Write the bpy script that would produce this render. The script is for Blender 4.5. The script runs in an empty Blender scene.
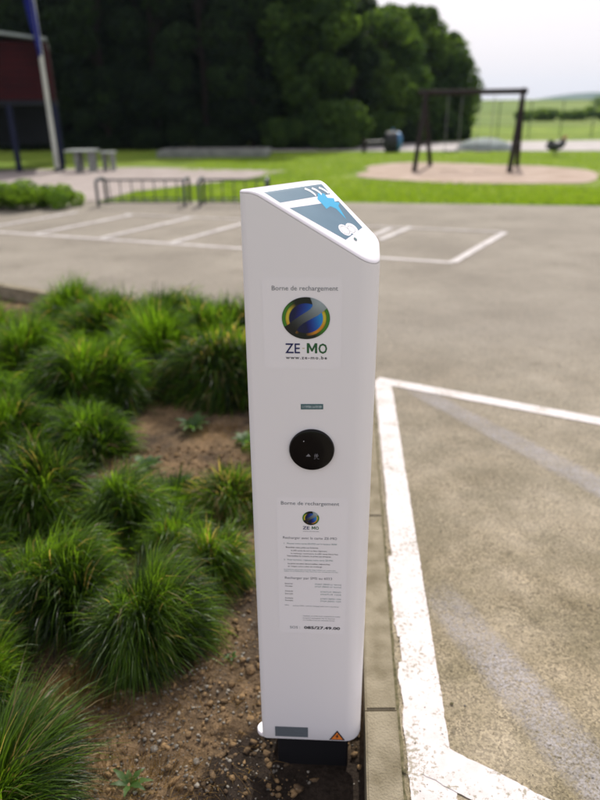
import bpy, bmesh, math, random
import numpy as np
from mathutils import Vector, Matrix, noise

random.seed(7); RNG = np.random.default_rng(7)
S = bpy.context.scene; COL = S.collection
R = math.radians

# ------------------------------------------------------------------ camera
cam_d = bpy.data.cameras.new('camera'); cam = bpy.data.objects.new('camera', cam_d); COL.objects.link(cam)
S.camera = cam
p, th = R(23.77), R(.42)
fw = Vector((0, math.cos(p), -math.sin(p))); u0 = Vector((0, math.sin(p), math.cos(p))); r0 = Vector((1, 0, 0))
rr = r0*math.cos(th) - u0*math.sin(th); uu = u0*math.cos(th) + r0*math.sin(th)
m = Matrix((rr, uu, -fw)).transposed().to_4x4(); m.translation = (0, 0, 1.6)
cam.matrix_world = m
cam_d.sensor_fit = 'VERTICAL'; cam_d.sensor_height = 36; cam_d.lens = 29.43
cam_d.clip_start = .05; cam_d.clip_end = 6000
cam_d.dof.use_dof = True; cam_d.dof.focus_distance = 1.47; cam_d.dof.aperture_fstop = 2.0

# ------------------------------------------------------------------ light
SUN_AZ, SUN_EL = R(12), R(47)          # azimuth from +Y towards +X
w = bpy.data.worlds.new('World'); S.world = w; w.use_nodes = True
nt = w.node_tree; bg = nt.nodes['Background']
sky = nt.nodes.new('ShaderNodeTexSky'); sky.sky_type = 'NISHITA'; sky.sun_disc = False
sky.sun_elevation = SUN_EL; sky.sun_rotation = SUN_AZ
sky.air_density = 1.0; sky.dust_density = 6.0; sky.ozone_density = 1.0
mx = nt.nodes.new('ShaderNodeMix'); mx.data_type = 'RGBA'
mx.inputs[0].default_value = .75
nt.links.new(sky.outputs[0], mx.inputs[6]); mx.inputs[7].default_value = (9.0,8.65,9.4,1)
nt.links.new(mx.outputs[2], bg.inputs[0]); bg.inputs[1].default_value = .12
sd = bpy.data.lights.new('sun', 'SUN'); sun = bpy.data.objects.new('sun', sd); COL.objects.link(sun)
sd.energy = 4.3; sd.angle = R(.5); sd.color = (1, .95, .88)
sv = Vector((math.sin(SUN_AZ)*math.cos(SUN_EL), math.cos(SUN_AZ)*math.cos(SUN_EL), math.sin(SUN_EL)))
sun.rotation_euler = sv.to_track_quat('Z', 'Y').to_euler()
S.view_settings.view_transform = 'Standard'; S.view_settings.look = 'None'
S.view_settings.exposure = 0; S.view_settings.gamma = 1
S.cycles.max_bounces = 6

# ------------------------------------------------------------------ materials
def mat(name, col, rough=.7, spec=.5, metal=0, noise_s=None, col2=None, bump=0, bump_s=None, trans=None, coat=0):
    m = bpy.data.materials.new(name); m.use_nodes = True
    t = m.node_tree; b = t.nodes['Principled BSDF']; L = t.links.new
    b.inputs['Base Color'].default_value = (*col, 1); b.inputs['Roughness'].default_value = rough
    b.inputs['Specular IOR Level'].default_value = spec; b.inputs['Metallic'].default_value = metal
    b.inputs['Coat Weight'].default_value = coat
    tc = t.nodes.new('ShaderNodeTexCoord')
    if noise_s:
        n = t.nodes.new('ShaderNodeTexNoise'); n.inputs['Scale'].default_value = noise_s; n.inputs['Detail'].default_value = 5
        L(tc.outputs['Object'], n.inputs[0])
        r = t.nodes.new('ShaderNodeValToRGB'); r.color_ramp.elements[0].position = .35; r.color_ramp.elements[1].position = .65
        r.color_ramp.elements[0].color = (*col, 1); r.color_ramp.elements[1].color = (*(col2 or col), 1)
        L(n.outputs[0], r.inputs[0]); L(r.outputs[0], b.inputs['Base Color'])
    if bump:
        n2 = t.nodes.new('ShaderNodeTexNoise'); n2.inputs['Scale'].default_value = bump_s or 60; n2.inputs['Detail'].default_value = 4
        L(tc.outputs['Object'], n2.inputs[0])
        bp = t.nodes.new('ShaderNodeBump'); bp.inputs['Strength'].default_value = bump; bp.inputs['Distance'].default_value = .01
        L(n2.outputs[0], bp.inputs['Height']); L(bp.outputs[0], b.inputs['Normal'])
    return m

def node_mat(name):
    m = bpy.data.materials.new(name); m.use_nodes = True
    t = m.node_tree; return m, t, t.nodes['Principled BSDF'], t.links.new
def nz(t, src, scale, detail=4, rough=.55, sep=None):
    n = t.nodes.new('ShaderNodeTexNoise'); n.inputs['Scale'].default_value = scale
    n.inputs['Detail'].default_value = detail; n.inputs['Roughness'].default_value = rough
    t.links.new(src, n.inputs[0]); return n.outputs[0]
def ramp(t, src, a, b, ca, cb):
    r = t.nodes.new('ShaderNodeValToRGB'); e = r.color_ramp.elements
    e[0].position = a; e[1].position = b; e[0].color = (*ca, 1); e[1].color = (*cb, 1)
    t.links.new(src, r.inputs[0]); return r.outputs[0]
def mixc(t, f, a, b, mode='MIX'):
    n = t.nodes.new('ShaderNodeMix'); n.data_type = 'RGBA'; n.blend_type = mode
    for k, v in ((0, f), (6, a), (7, b)):
        if hasattr(v, 'links'): t.links.new(v, n.inputs[k])
        else: n.inputs[k].default_value = v if k == 0 else (*v, 1)
    return n.outputs[2]
def bump(t, b, src, s, d):
    n = t.nodes.new('ShaderNodeBump'); n.inputs['Strength'].default_value = s; n.inputs['Distance'].default_value = d
    t.links.new(src, n.inputs['Height']); t.links.new(n.outputs[0], b.inputs['Normal'])

def asphalt_mat():
    m, t, b, L = node_mat('asphalt'); tc = t.nodes.new('ShaderNodeTexCoord'); o = tc.outputs['Object']
    big = nz(t, o, .9, 5, .6); mid = nz(t, o, 3.2, 6, .62); fine = nz(t, o, 150, 3, .7)
    vo = t.nodes.new('ShaderNodeTexVoronoi'); vo.inputs['Scale'].default_value = 170; L(o, vo.inputs[0])
    base = ramp(t, big, .38, .62, (.300, .258, .182), (.385, .343, .272))
    dirt = ramp(t, mid, .42, .66, (.62, .60, .50), (1.10, 1.06, 1.0))
    c = mixc(t, 1.0, base, dirt, 'MULTIPLY')
    # far part of the lot is greyer
    sx = t.nodes.new('ShaderNodeSeparateXYZ'); L(o, sx.inputs[0])
    mr = t.nodes.new('ShaderNodeMapRange'); mr.inputs[1].default_value = 1.2; mr.inputs[2].default_value = 5.0; L(sx.outputs[1], mr.inputs[0])
    grey = mixc(t, 1.0, (.262, .238, .198), ramp(t, big, .35, .65, (.80, .79, .78), (1.08, 1.08, 1.08)), 'MULTIPLY')
    c = mixc(t, mr.outputs[0], c, grey)
    agg = ramp(t, vo.outputs['Color'], .2, .85, (.42, .41, .40), (1.55, 1.52, 1.45))
    am = ramp(t, nz(t, o, 7, 5, .7), .35, .7, (.30, .30, .30), (.85, .85, .85))
    c = mixc(t, am, c, mixc(t, 1.0, c, agg, 'MULTIPLY'))
    st = ramp(t, nz(t, o, 1.7, 6, .72), .60, .72, (1, 1, 1), (.72, .70, .66)); c = mixc(t, 1.0, c, st, 'MULTIPLY')
    pits = ramp(t, nz(t, o, 75, 4, .75), .34, .44, (.30, .28, .25), (1, 1, 1))
    c = mixc(t, .8, c, mixc(t, 1.0, c, pits, 'MULTIPLY'))
    L(c, b.inputs['Base Color']); b.inputs['Roughness'].default_value = .9; b.inputs['Specular IOR Level'].default_value = .25
    bump(t, b, fine, .8, .006)
    return m
def paint_mat(name, col, lo, hi, under=(.2, .18, .15), s=55):
    m, t, b, L = node_mat(name); tc = t.nodes.new('ShaderNodeTexCoord'); o = tc.outputs['Object']
    a = nz(t, o, s, 6, .75); g = nz(t, o, 6, 4, .6)
    su = t.nodes.new('ShaderNodeMath'); su.operation = 'MULTIPLY_ADD'; L(g, su.inputs[0]); su.inputs[1].default_value = .5; L(a, su.inputs[2])
    f = ramp(t, su.outputs[0], lo, hi, (0, 0, 0), (1, 1, 1))
    pc = mixc(t, 1.0, col, ramp(t, nz(t, o, 22, 5), .3, .7, (.86, .84, .82), (1, 1, 1)), 'MULTIPLY')
    c = mixc(t, f, under, pc); L(c, b.inputs['Base Color'])
    b.inputs['Roughness'].default_value = .75; b.inputs['Specular IOR Level'].default_value = .3
    bump(t, b, a, .5, .003); return m
def faded_mat():
    m, t, b, L = node_mat('faded_grey_paint'); tc = t.nodes.new('ShaderNodeTexCoord'); o = tc.outputs['Object']
    out = t.nodes['Material Output']; at = t.nodes.new('ShaderNodeAttribute'); at.attribute_name = 'wear'
    f = nz(t, o, 120, 5, .7); g_ = nz(t, o, 5, 4, .6)
    b.inputs['Base Color'].default_value = (.47, .45, .46, 1); b.inputs['Roughness'].default_value = .9; b.inputs['Specular IOR Level'].default_value = .2
    m1 = t.nodes.new('ShaderNodeMath'); m1.operation = 'MULTIPLY'; L(ramp(t, f, .36, .62, (0, 0, 0), (1, 1, 1)), m1.inputs[0]); L(at.outputs['Fac'], m1.inputs[1])
    m2 = t.nodes.new('ShaderNodeMath'); m2.operation = 'MULTIPLY'; L(m1.outputs[0], m2.inputs[0]); L(ramp(t, g_, .3, .7, (.30, .30, .30), (.75, .75, .75)), m2.inputs[1])
    tr = t.nodes.new('ShaderNodeBsdfTransparent'); ms = t.nodes.new('ShaderNodeMixShader'); L(m2.outputs[0], ms.inputs[0]); L(tr.outputs[0], ms.inputs[1]); L(b.outputs[0], ms.inputs[2]); L(ms.outputs[0], out.inputs[0])
    bump(t, b, f, .4, .003); return m
def soil_mat():
    m, t, b, L = node_mat('soil'); tc = t.nodes.new('ShaderNodeTexCoord'); o = tc.outputs['Object']
    a = nz(t, o, 3.0, 5, .6); f = nz(t, o, 70, 5, .7); g = nz(t, o, 14, 5, .65)
    base = ramp(t, a, .40, .60, (.10, .075, .052), (.27, .185, .105))
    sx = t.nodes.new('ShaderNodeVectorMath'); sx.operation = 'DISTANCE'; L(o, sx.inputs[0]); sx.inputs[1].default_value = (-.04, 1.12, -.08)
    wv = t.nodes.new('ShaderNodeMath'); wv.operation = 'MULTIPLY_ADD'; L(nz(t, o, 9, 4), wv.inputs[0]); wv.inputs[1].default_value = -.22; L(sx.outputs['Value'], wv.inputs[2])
    base = mixc(t, ramp(t, wv.outputs[0], .15, .21, (1, 1, 1), (0, 0, 0)), base, (.045, .034, .026))  # dark soil by the foot, with the post's shadow painted into it
    c = mixc(t, .8, base, mixc(t, 1.0, base, ramp(t, g, .3, .7, (.5, .48, .45), (1.25, 1.2, 1.15)), 'MULTIPLY'))
    c = mixc(t, .8, c, mixc(t, 1.0, c, ramp(t, f, .3, .65, (.4, .4, .4), (1.3, 1.3, 1.3)), 'MULTIPLY'))
    L(c, b.inputs['Base Color']); b.inputs['Roughness'].default_value = .95; b.inputs['Specular IOR Level'].default_value = .15
    bump(t, b, f, 1.0, .02); return m
def lawn_mat():
    m, t, b, L = node_mat('lawn_grass'); tc = t.nodes.new('ShaderNodeTexCoord'); o = tc.outputs['Object']
    a = nz(t, o, .45, 5, .6); f = nz(t, o, 9, 5, .75)
    base = ramp(t, a, .36, .64, (.125, .205, .022), (.225, .295, .045))
    c = mixc(t, .9, base, mixc(t, 1.0, base, ramp(t, f, .3, .7, (.55, .6, .5), (1.3, 1.25, 1.2)), 'MULTIPLY'))
    L(c, b.inputs['Base Color']); b.inputs['Roughness'].default_value = .9; b.inputs['Specular IOR Level'].default_value = .1
    bump(t, b, f, 1.0, .05); return m
def leaf_mat(name, c1, c2, trans=.35, rough=.55, spec=.3):
    """random tint per blade from a colour attribute, thin and partly see-through to light"""
    m = bpy.data.materials.new(name); m.use_nodes = True; t = m.node_tree; L = t.links.new
    b = t.nodes['Principled BSDF']; out = t.nodes['Material Output']
    at = t.nodes.new('ShaderNodeAttribute'); at.attribute_name = 'tint'
    c = ramp(t, at.outputs['Fac'], 0, .92, c1, c2)
    el = c.node.color_ramp.elements.new(1.0); el.color = (.42, .33, .17, 1); c.node.color_ramp.elements[1].position = .90
    L(mixc(t, 1.0, c, (.45, .45, .45), 'MULTIPLY'), b.inputs['Base Color']); b.inputs['Roughness'].default_value = rough; b.inputs['Specular IOR Level'].default_value = spec
    tr = t.nodes.new('ShaderNodeBsdfTranslucent')
    c3 = mixc(t, 1.0, c, (2.7, 2.5, .9), 'MULTIPLY'); L(c3, tr.inputs[0])
    ms = t.nodes.new('ShaderNodeMixShader'); ms.inputs[0].default_value = trans
    L(b.outputs[0], ms.inputs[1]); L(tr.outputs[0], ms.inputs[2]); L(ms.outputs[0], out.inputs[0])
    return m

M = dict(
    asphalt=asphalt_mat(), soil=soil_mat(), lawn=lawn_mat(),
    white_line=paint_mat('white_road_paint', (.64, .60, .59), .635, .70, (.30, .27, .21), 75),
    far_line=paint_mat('far_road_paint', (.62, .59, .58), .56, .80, (.18, .16, .15), 30),
    faded=faded_mat(),
    kerb=mat('kerb_concrete', (.165, .14, .09), .9, .2, noise_s=11, col2=(.27, .235, .165), bump=.6, bump_s=160),
    paving=mat('pale_paving', (.28, .24, .215), .9, .2, noise_s=2, col2=(.35, .305, .28), bump=.3),
    path=mat('far_path', (.36, .33, .32), .9, .2, noise_s=1, col2=(.45, .42, .40)),
    sand=mat('sand', (.33, .255, .20), .95, .1, noise_s=1.5, col2=(.42, .335, .275), bump=.6, bump_s=8),
    field=mat('far_field', (.10, .16, .035), .95, .1, noise_s=.05, col2=(.17, .22, .055)),
    hill=mat('hill_woods', (.020, .045, .035), .95, .1, noise_s=.01, col2=(.05, .085, .05)),
    body=mat('white_powder_coat', (.80, .785, .805), .38, .5, bump=.02, bump_s=900, coat=.15),
    cap=mat('white_cap', (.86, .82, .85), .30, .5, coat=.3),
    sticker_blue=mat('blue_grey_print', (.060, .135, .20), .5, .3, noise_s=12, col2=(.08, .165, .235)),
    cyan=mat('cyan_print', (.0, .33, .58), .5, .3), white_print=mat('white_print', (.85, .83, .86), .4),
    grey_print=mat('grey_print', (.17, .17, .19), .5), black_print=mat('black_print', (.015, .017, .025), .5),
    teal_print=mat('teal_print', (.04, .12, .13), .5), green_print=mat('green_print', (.012, .095, .028), .5),
    mid_print=mat('faint_grey_print', (.14, .16, .18), .5), cool_print=mat('teal_grey_text', (.10, .20, .20), .5),
    navy_print=mat('navy_print', (.005, .010, .09), .5),
    reader=mat('black_glossy_plastic', (.003, .003, .004), .22, .25),
    dark_steel=mat('dark_steel', (.03, .032, .036), .5, .5, .3, noise_s=30, col2=(.05, .05, .055)),
    plate=mat('grey_nameplate', (.17, .20, .225), .4, .5, .3),
    orange=mat('orange_print', (.80, .22, .03), .5),
    rack=mat('rack_metal', (.035, .045, .05), .45, .5, .4, noise_s=14, col2=(.06, .07, .075)),
    pole=mat('pole_aluminium', (.42, .44, .40), .4, .5, .3, noise_s=4, col2=(.52, .53, .48)),
    flag=mat('flag_cloth', (.012, .018, .17), .8, .2, noise_s=6, col2=(.02, .03, .26)),
    wood=mat('dark_timber', (.016, .013, .012), .85, .15, noise_s=12, col2=(.035, .026, .022), bump=.5, bump_s=40),
    red_wall=mat('dark_red_cladding', (.026, .005, .007), .8, .1, noise_s=3, col2=(.04, .007, .009)),
    dark_wall=mat('dark_recess_boards', (.012, .013, .018), .9, .2, noise_s=3, col2=(.018, .02, .026)),
    navy=mat('navy_column_paint', (.006, .009, .028), .7, .2, noise_s=5, col2=(.009, .012, .035)),
    roof=mat('grey_roof_sheet', (.20, .24, .24), .6, .4, noise_s=5, col2=(.27, .31, .30)),
    concrete=mat('grey_concrete', (.16, .17, .16), .9, .2, noise_s=5, col2=(.24, .25, .23), bump=.4, bump_s=30),
    table=mat('table_slab', (.26, .29, .27), .8, .3, noise_s=8, col2=(.34, .37, .34)),
    chain=mat('chain_steel', (.22, .22, .22), .5, .5, .6), rubber=mat('black_rubber', (.015, .016, .018), .7),
    blue=mat('blue_plastic', (.02, .13, .30), .4, .5, noise_s=8, col2=(.03, .17, .36)),
    red=mat('red_plastic', (.28, .04, .03), .5), mound=mat('play_mound', (.15, .18, .17), .8, .3, noise_s=3, col2=(.22, .26, .25)),
    fence=mat('green_wire', (.035, .07, .045), .6, .3), bark=mat('bark', (.035, .026, .018), .95, .1, noise_s=12, col2=(.07, .055, .04), bump=.8, bump_s=30),
    stone=mat('pebble_grey', (.09, .082, .07), .9, .2, noise_s=45, col2=(.28, .255, .21), bump=.4, bump_s=120),
    clod=mat('earth_clod', (.07, .05, .034), .95, .1, noise_s=30, col2=(.26, .17, .085), bump=.6, bump_s=160),
    plinth=mat('foot_shade_black', (.008, .008, .010), .7, .3),
    mastic=mat('joint_dirt', (.07, .065, .035), .95, .1, noise_s=60, col2=(.16, .14, .08)),
    blade=leaf_mat('tuft_blade', (.006, .022, .004), (.20, .38, .036), .40, .42, .3),
    blade_far=leaf_mat('tuft_blade_soft', (.008, .030, .004), (.20, .40, .026), .40, .5, .25),
    blade_dry=leaf_mat('dry_blade', (.16, .09, .03), (.36, .24, .10), .2, .8, .1),
    broad=leaf_mat('broad_leaf', (.05, .13, .03), (.13, .26, .06), .45, .5, .35),
    shrub=leaf_mat('shrub_leaf', (.07, .16, .02), (.20, .32, .04), .40, .6, .2),
    lawnblade=leaf_mat('lawn_blade', (.11, .21, .018), (.23, .33, .045), .4, .8, .1),
    hedge=leaf_mat('hedge_leaf', (.06, .12, .045), (.18, .28, .10), .40, .8, .08),
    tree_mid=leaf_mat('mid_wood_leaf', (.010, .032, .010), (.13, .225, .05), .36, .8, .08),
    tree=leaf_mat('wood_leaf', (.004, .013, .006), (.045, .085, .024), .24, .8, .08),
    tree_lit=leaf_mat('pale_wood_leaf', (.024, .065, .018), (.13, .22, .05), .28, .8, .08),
)

# ------------------------------------------------------------------ helpers
def tag(o, label=None, cat=None, group=None, kind=None):
    if label: o['label'] = label
    if cat: o['category'] = cat
    if group: o['group'] = group
    if kind: o['kind'] = kind
    return o
def empty(name, loc, rz=0, **k):
    o = bpy.data.objects.new(name, None); COL.objects.link(o); o.location = loc; o.rotation_euler = (0, 0, rz)
    o.empty_display_size = .1; return tag(o, **k)
def link(name, me, mt=None, parent=None, **k):
    if mt is not None and not me.materials: me.materials.append(mt)
    o = bpy.data.objects.new(name, me); COL.objects.link(o)
    if parent: o.parent = parent
    return tag(o, **k)
def pydata(name, v, f, mt, parent=None, smooth=False, **k):
    me = bpy.data.meshes.new(name); me.from_pydata([tuple(a) for a in v], [], f); me.update()
    if smooth: me.polygons.foreach_set('use_smooth', [True]*len(me.polygons))
    return link(name, me, mt, parent, **k)
def fromnp(name, V, F, mt, parent=None, tint=None, smooth=False, **k):
    """V (n,3), F (m,q) arrays; tint per vertex"""
    V = np.asarray(V, np.float32); F = np.asarray(F, np.int32); q = F.shape[1]
    me = bpy.data.meshes.new(name); me.vertices.add(len(V)); me.vertices.foreach_set('co', V.ravel())
    me.loops.add(F.size); me.loops.foreach_set('vertex_index', F.ravel())
    me.polygons.add(len(F)); me.polygons.foreach_set('loop_start', np.arange(0, F.size, q, dtype=np.int32))
    me.update(calc_edges=True)
    if smooth: me.polygons.foreach_set('use_smooth', np.ones(len(F), bool))
    if tint is not None:
        a = me.attributes.new('tint', 'FLOAT', 'POINT'); a.data.foreach_set('value', np.asarray(tint, np.float32))
    return link(name, me, mt, parent, **k)
class BM:
    """collects shapes for one mesh object"""
    def __init__(s): s.b = bmesh.new()
    def box(s, c, d, rot=None, bev=0):
        r = bmesh.ops.create_cube(s.b, size=1); vs = r['verts']
        bmesh.ops.scale(s.b, vec=d, verts=vs)
        if bev:
            es = list({e for v in vs for e in v.link_edges})
            rb = bmesh.ops.bevel(s.b, geom=es, offset=bev, segments=2, affect='EDGES', profile=.5); vs = list({v for f in rb['faces'] for v in f.verts} | {v for v in vs if v.is_valid})
        if rot: bmesh.ops.rotate(s.b, cent=(0, 0, 0), matrix=rot, verts=vs)
        bmesh.ops.translate(s.b, vec=c, verts=vs); return s
    def tube(s, pts, r, n=8, r2=None, cap=True):
        pts = [Vector(q) for q in pts]; rings = []; N = len(pts)
        for i, q in enumerate(pts):
            d = (pts[min(i+1, N-1)] - pts[max(i-1, 0)]).normalized()
            a = d.orthogonal().normalized() if i == 0 else (pa - d*pa.dot(d)).normalized()
            pa = a; bb = d.cross(a); rad = r if r2 is None else r + (r2-r)*i/(N-1)
            rings.append([s.b.verts.new(q + (a*math.cos(2*math.pi*k/n) + bb*math.sin(2*math.pi*k/n))*rad) for k in range(n)])
        for A, B in zip(rings, rings[1:]):
            for k in range(n): s.b.faces.new((A[k], A[(k+1) % n], B[(k+1) % n], B[k]))
        if cap: s.b.faces.new(rings[0][::-1]); s.b.faces.new(rings[-1])
        return s
    def lathe(s, prof, c=(0, 0, 0), n=24, axis='Z'):
        rings = []
        for r, z in prof:
            ring = []
            for k in range(n):
                a = 2*math.pi*k/n
                q = (r*math.cos(a), r*math.sin(a), z) if axis == 'Z' else ((z, r*math.cos(a), r*math.sin(a)) if axis == 'X' else (r*math.cos(a), -z, r*math.sin(a)))
                ring.append(s.b.verts.new(Vector(q) + Vector(c)))
            rings.append(ring)
        for A, B in zip(rings, rings[1:]):
            for k in range(n): s.b.faces.new((A[k], A[(k+1) % n], B[(k+1) % n], B[k]))
        s.b.faces.new(rings[0][::-1]); s.b.faces.new(rings[-1]); return s
    def build(s, name, mt, parent=None, smooth=False, **k):
        bmesh.ops.recalc_face_normals(s.b, faces=s.b.faces[:])
        me = bpy.data.meshes.new(name); s.b.to_mesh(me); s.b.free()
        if smooth:
            me.polygons.foreach_set('use_smooth', [True]*len(me.polygons))
            try: me.set_sharp_from_angle(angle=R(40))
            except Exception: pass
        return link(name, me, mt, parent, **k)
def poly(name, pts, z, mt, parent=None, **k):
    b = bmesh.new(); f = b.faces.new([b.verts.new((x, y, z)) for x, y in pts])
    if f.normal.z < 0: f.normal_flip()
    bmesh.ops.triangulate(b, faces=b.faces[:]); me = bpy.data.meshes.new(name); b.to_mesh(me); b.free()
    return link(name, me, mt, parent, **k)
def dup(o, parent=None):
    c = o.copy(); COL.objects.link(c); c.parent = parent
    for ch in [x for x in o.children]: dup(ch, c)
    return c

# ------------------------------------------------------------------ setting: ground
def kerb_r(Y): return .256 + .075*(Y-1.11)       # right face of the kerb beside the post
def kerb_l(Y): return kerb_r(Y) - .093
KC = (.535, 4.50)                                # inner corner where both kerbs meet
def back_y(X): return KC[1] - .58*(X - KC[0])    # far edge of the planting bed
# one ground sheet to the horizon: hidden low under the lot, flat lawn, then a rising field
def gz(x, y):
    if y < 10.2: base = -.36
    elif y < 10.6: base = -.36 + (y-10.2)/.4*.352
    else: base = -.008
    if y > 47: base += min(y-47, 150)*.0265*(1 + .1*math.sin(x*.02))
    if y > 197: base -= (y-197)*.012
    return base
xs = np.unique(np.concatenate([np.linspace(-2500, -60, 14), np.linspace(-60, 60, 41), np.linspace(60, 2500, 14)]))
ys = np.unique(np.concatenate([np.linspace(-400, 10.2, 6), [10.4, 10.6], np.linspace(10.6, 47, 16), np.linspace(47, 200, 24), np.linspace(200, 3000, 20)]))
V = [(x, y, gz(x, y)) for y in ys for x in xs]; nx = len(xs)
F = [(j*nx+i, j*nx+i+1, (j+1)*nx+i+1, (j+1)*nx+i) for j in range(len(ys)-1) for i in range(nx-1)]
g = pydata('ground', V, F, M['lawn'], smooth=True, kind='structure')
g.data.materials.append(M['field'])
for f in g.data.polygons:
    if f.center.y > 58: f.material_index = 1
lot = [(kerb_r(-8), -8), (kerb_r(4.3), 4.3), KC, (-9.5, back_y(-9.5)), (-9.5, 12.0), (-5.6, 13.2), (-3.9, 13.5), (-1.17, 13.35), (1.55, 12.93), (5.475, 12.28), (22, 9.6), (22, -8)]
poly('asphalt_lot', lot, 0, M['asphalt'], kind='structure')
poly('paving', [(-14, 12.5), (-9.6, 12.6), (-5.6, 13.25), (-4.0, 13.55), (-3.7, 15.2), (-1.3, 18.2), (-.3, 20.6), (-5.2, 22.4), (-14, 20.5)], .004, M['paving'], kind='structure')
pts = []
for k in range(110):
    a = 2*math.pi*k/110; r = (1 + .06*math.sin(3*a+1) + .03*math.sin(7*a) + .035*noise.noise(Vector((4*math.cos(a), 4*math.sin(a), 2))))
    ca, sa = math.cos(a), math.sin(a); sq = (abs(ca)**3 + abs(sa)**3)**(-1/3)
    u_, v_ = ca*sq*r, sa*sq*r
    pts.append((4.95 + 3.0*u_ + .95*v_, 19.7 - 1.35*u_ + 3.1*v_))
poly('sand_pit', pts, .006, M['sand'], kind='structure')
poly('path', [(-4, 31.2), (2, 31.0), (10, 30.0), (30, 27.6), (60, 24), (60, 32), (32, 38), (20, 40.4), (9, 39.5), (2, 36), (-4, 34)], .006, M['path'], kind='structure')
# distant ridge
V = []; F = []; N = 90
for i in range(N+1):
    x = -600 + 3200*i/N; h = 13 + 24*(1/(1+math.exp(-(x-520)/55))) + 5*noise.noise(Vector((x*.006, 0, 0))) + 2.2*noise.noise(Vector((x*.03, 3, 0)))
    for j, (dy, k) in enumerate(((-300, -.6), (-120, .55), (-30, .9), (0, 1), (250, .2))):
        V.append((x, 1500+dy, h*k if k > 0 else -25))
for i in range(N):
    for j in range(4): F.append((i*5+j, (i+1)*5+j, (i+1)*5+j+1, i*5+j+1))
pydata('hills', V, F, M['hill'], smooth=True, kind='structure')

# planting bed soil: a finely displaced sheet
def fbm(x, y, s, o=4):
    return noise.fractal(Vector((x*s, y*s, 1.7)), .9, 2.1, o)
nX, nY = 190, 240
V = []; tt = np.linspace(0, 1, nY)
for j in range(nY):
    Y = .75 + (tt[j]**1.6)*6.2
    for i in range(nX):
        s_ = (i/(nX-1)); x = kerb_l(min(Y, 4.5)) + .004 - ((1-s_)**1.5)*3.6
        z = -.085 + .022*fbm(x, Y, 2.2) + .014*fbm(x, Y, 14) + .012*abs(fbm(x, Y, 48, 3)) - .05*math.exp(-((x-.03)/.14)**4-((Y-1.26)/.15)**4)
        yb = back_y(x) - .085
        V.append((x, min(Y, yb) if Y > yb else Y, z))
F = [(j*nX+i, j*nX+i+1, (j+1)*nX+i+1, (j+1)*nX+i) for j in range(nY-1) for i in range(nX-1)]
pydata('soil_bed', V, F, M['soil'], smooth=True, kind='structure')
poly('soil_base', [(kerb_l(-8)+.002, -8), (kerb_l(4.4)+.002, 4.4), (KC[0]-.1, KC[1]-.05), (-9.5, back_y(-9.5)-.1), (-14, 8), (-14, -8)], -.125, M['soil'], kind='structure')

# kerbs, stone by stone
kb = empty('kerb', (.2, 1.3, 0), kind='structure')
def stone_block(pts4, z0, z1, parent):
    b = bmesh.new(); lo = [b.verts.new((x, y, z0)) for x, y in pts4]; hi = [b.verts.new((x, y, z1)) for x, y in pts4]
    b.faces.new(hi); b.faces.new(lo[::-1])
    for k in range(4): b.faces.new((lo[k], lo[(k+1) % 4], hi[(k+1) % 4], hi[k]))
    bmesh.ops.recalc_face_normals(b, faces=b.faces[:])
    es = [e for e in b.edges if e.verts[0].co.z > z1-.001 and e.verts[1].co.z > z1-.001]
    bmesh.ops.bevel(b, geom=es, offset=.005, segments=2, affect='EDGES')
    me = bpy.data.meshes.new('kerb_stone'); b.to_mesh(me); b.free()
    o = link('kerb_stone', me, M['kerb']); o.parent = parent; o.matrix_parent_inverse = Matrix.Translation(parent.location).inverted()
    return o
for k in range(-3, 4):
    a, b_ = 1.378 + k + .003, 1.378 + k + 1 - .003
    if k == 3: b_ = 4.50
    dz = random.uniform(-.002, .002); dx = random.uniform(-.0015, .0015)
    if k == 3: P = [(kerb_l(a)+dx, a), (kerb_r(a)+dx, a), KC, (kerb_l(4.44), 4.44)]
    else: P = [(kerb_l(a)+dx, a), (kerb_r(a)+dx, a), (kerb_r(b_)+dx, b_), (kerb_l(b_)+dx, b_)]
    stone_block(P, -.2, .008+dz, kb)
kb2 = empty('kerb', (-2.1, 6.0, 0), kind='structure')
dv = Vector((-1, .58)).normalized(); nv = Vector((-.58, -1)).normalized()*.10
for k in range(10):
    a = Vector(KC) + dv*(k*1.0+.006 + (.02 if k == 0 else 0)); b_ = Vector(KC) + dv*((k+1)*1.0-.004)
    off = nv if k else nv
    stone_block([a, b_, b_+nv, a+nv], -.22, .035+random.uniform(-.003, .003), kb2)
# dirt-filled joint between kerb and asphalt
J = []; n = 260
for i in range(n): Y = .2 + 4.3*i/(n-1); J.append((kerb_r(Y)-.002, Y))
for i in range(n-1, -1, -1):
    Y = .2 + 4.3*i/(n-1); J.append((kerb_r(Y) + .003 + .006*max(0, fbm(3, Y, 9)+.25) + .003*random.random(), Y))
poly('joint_dirt', J, .0015, M['mastic'], kind='structure')

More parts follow.
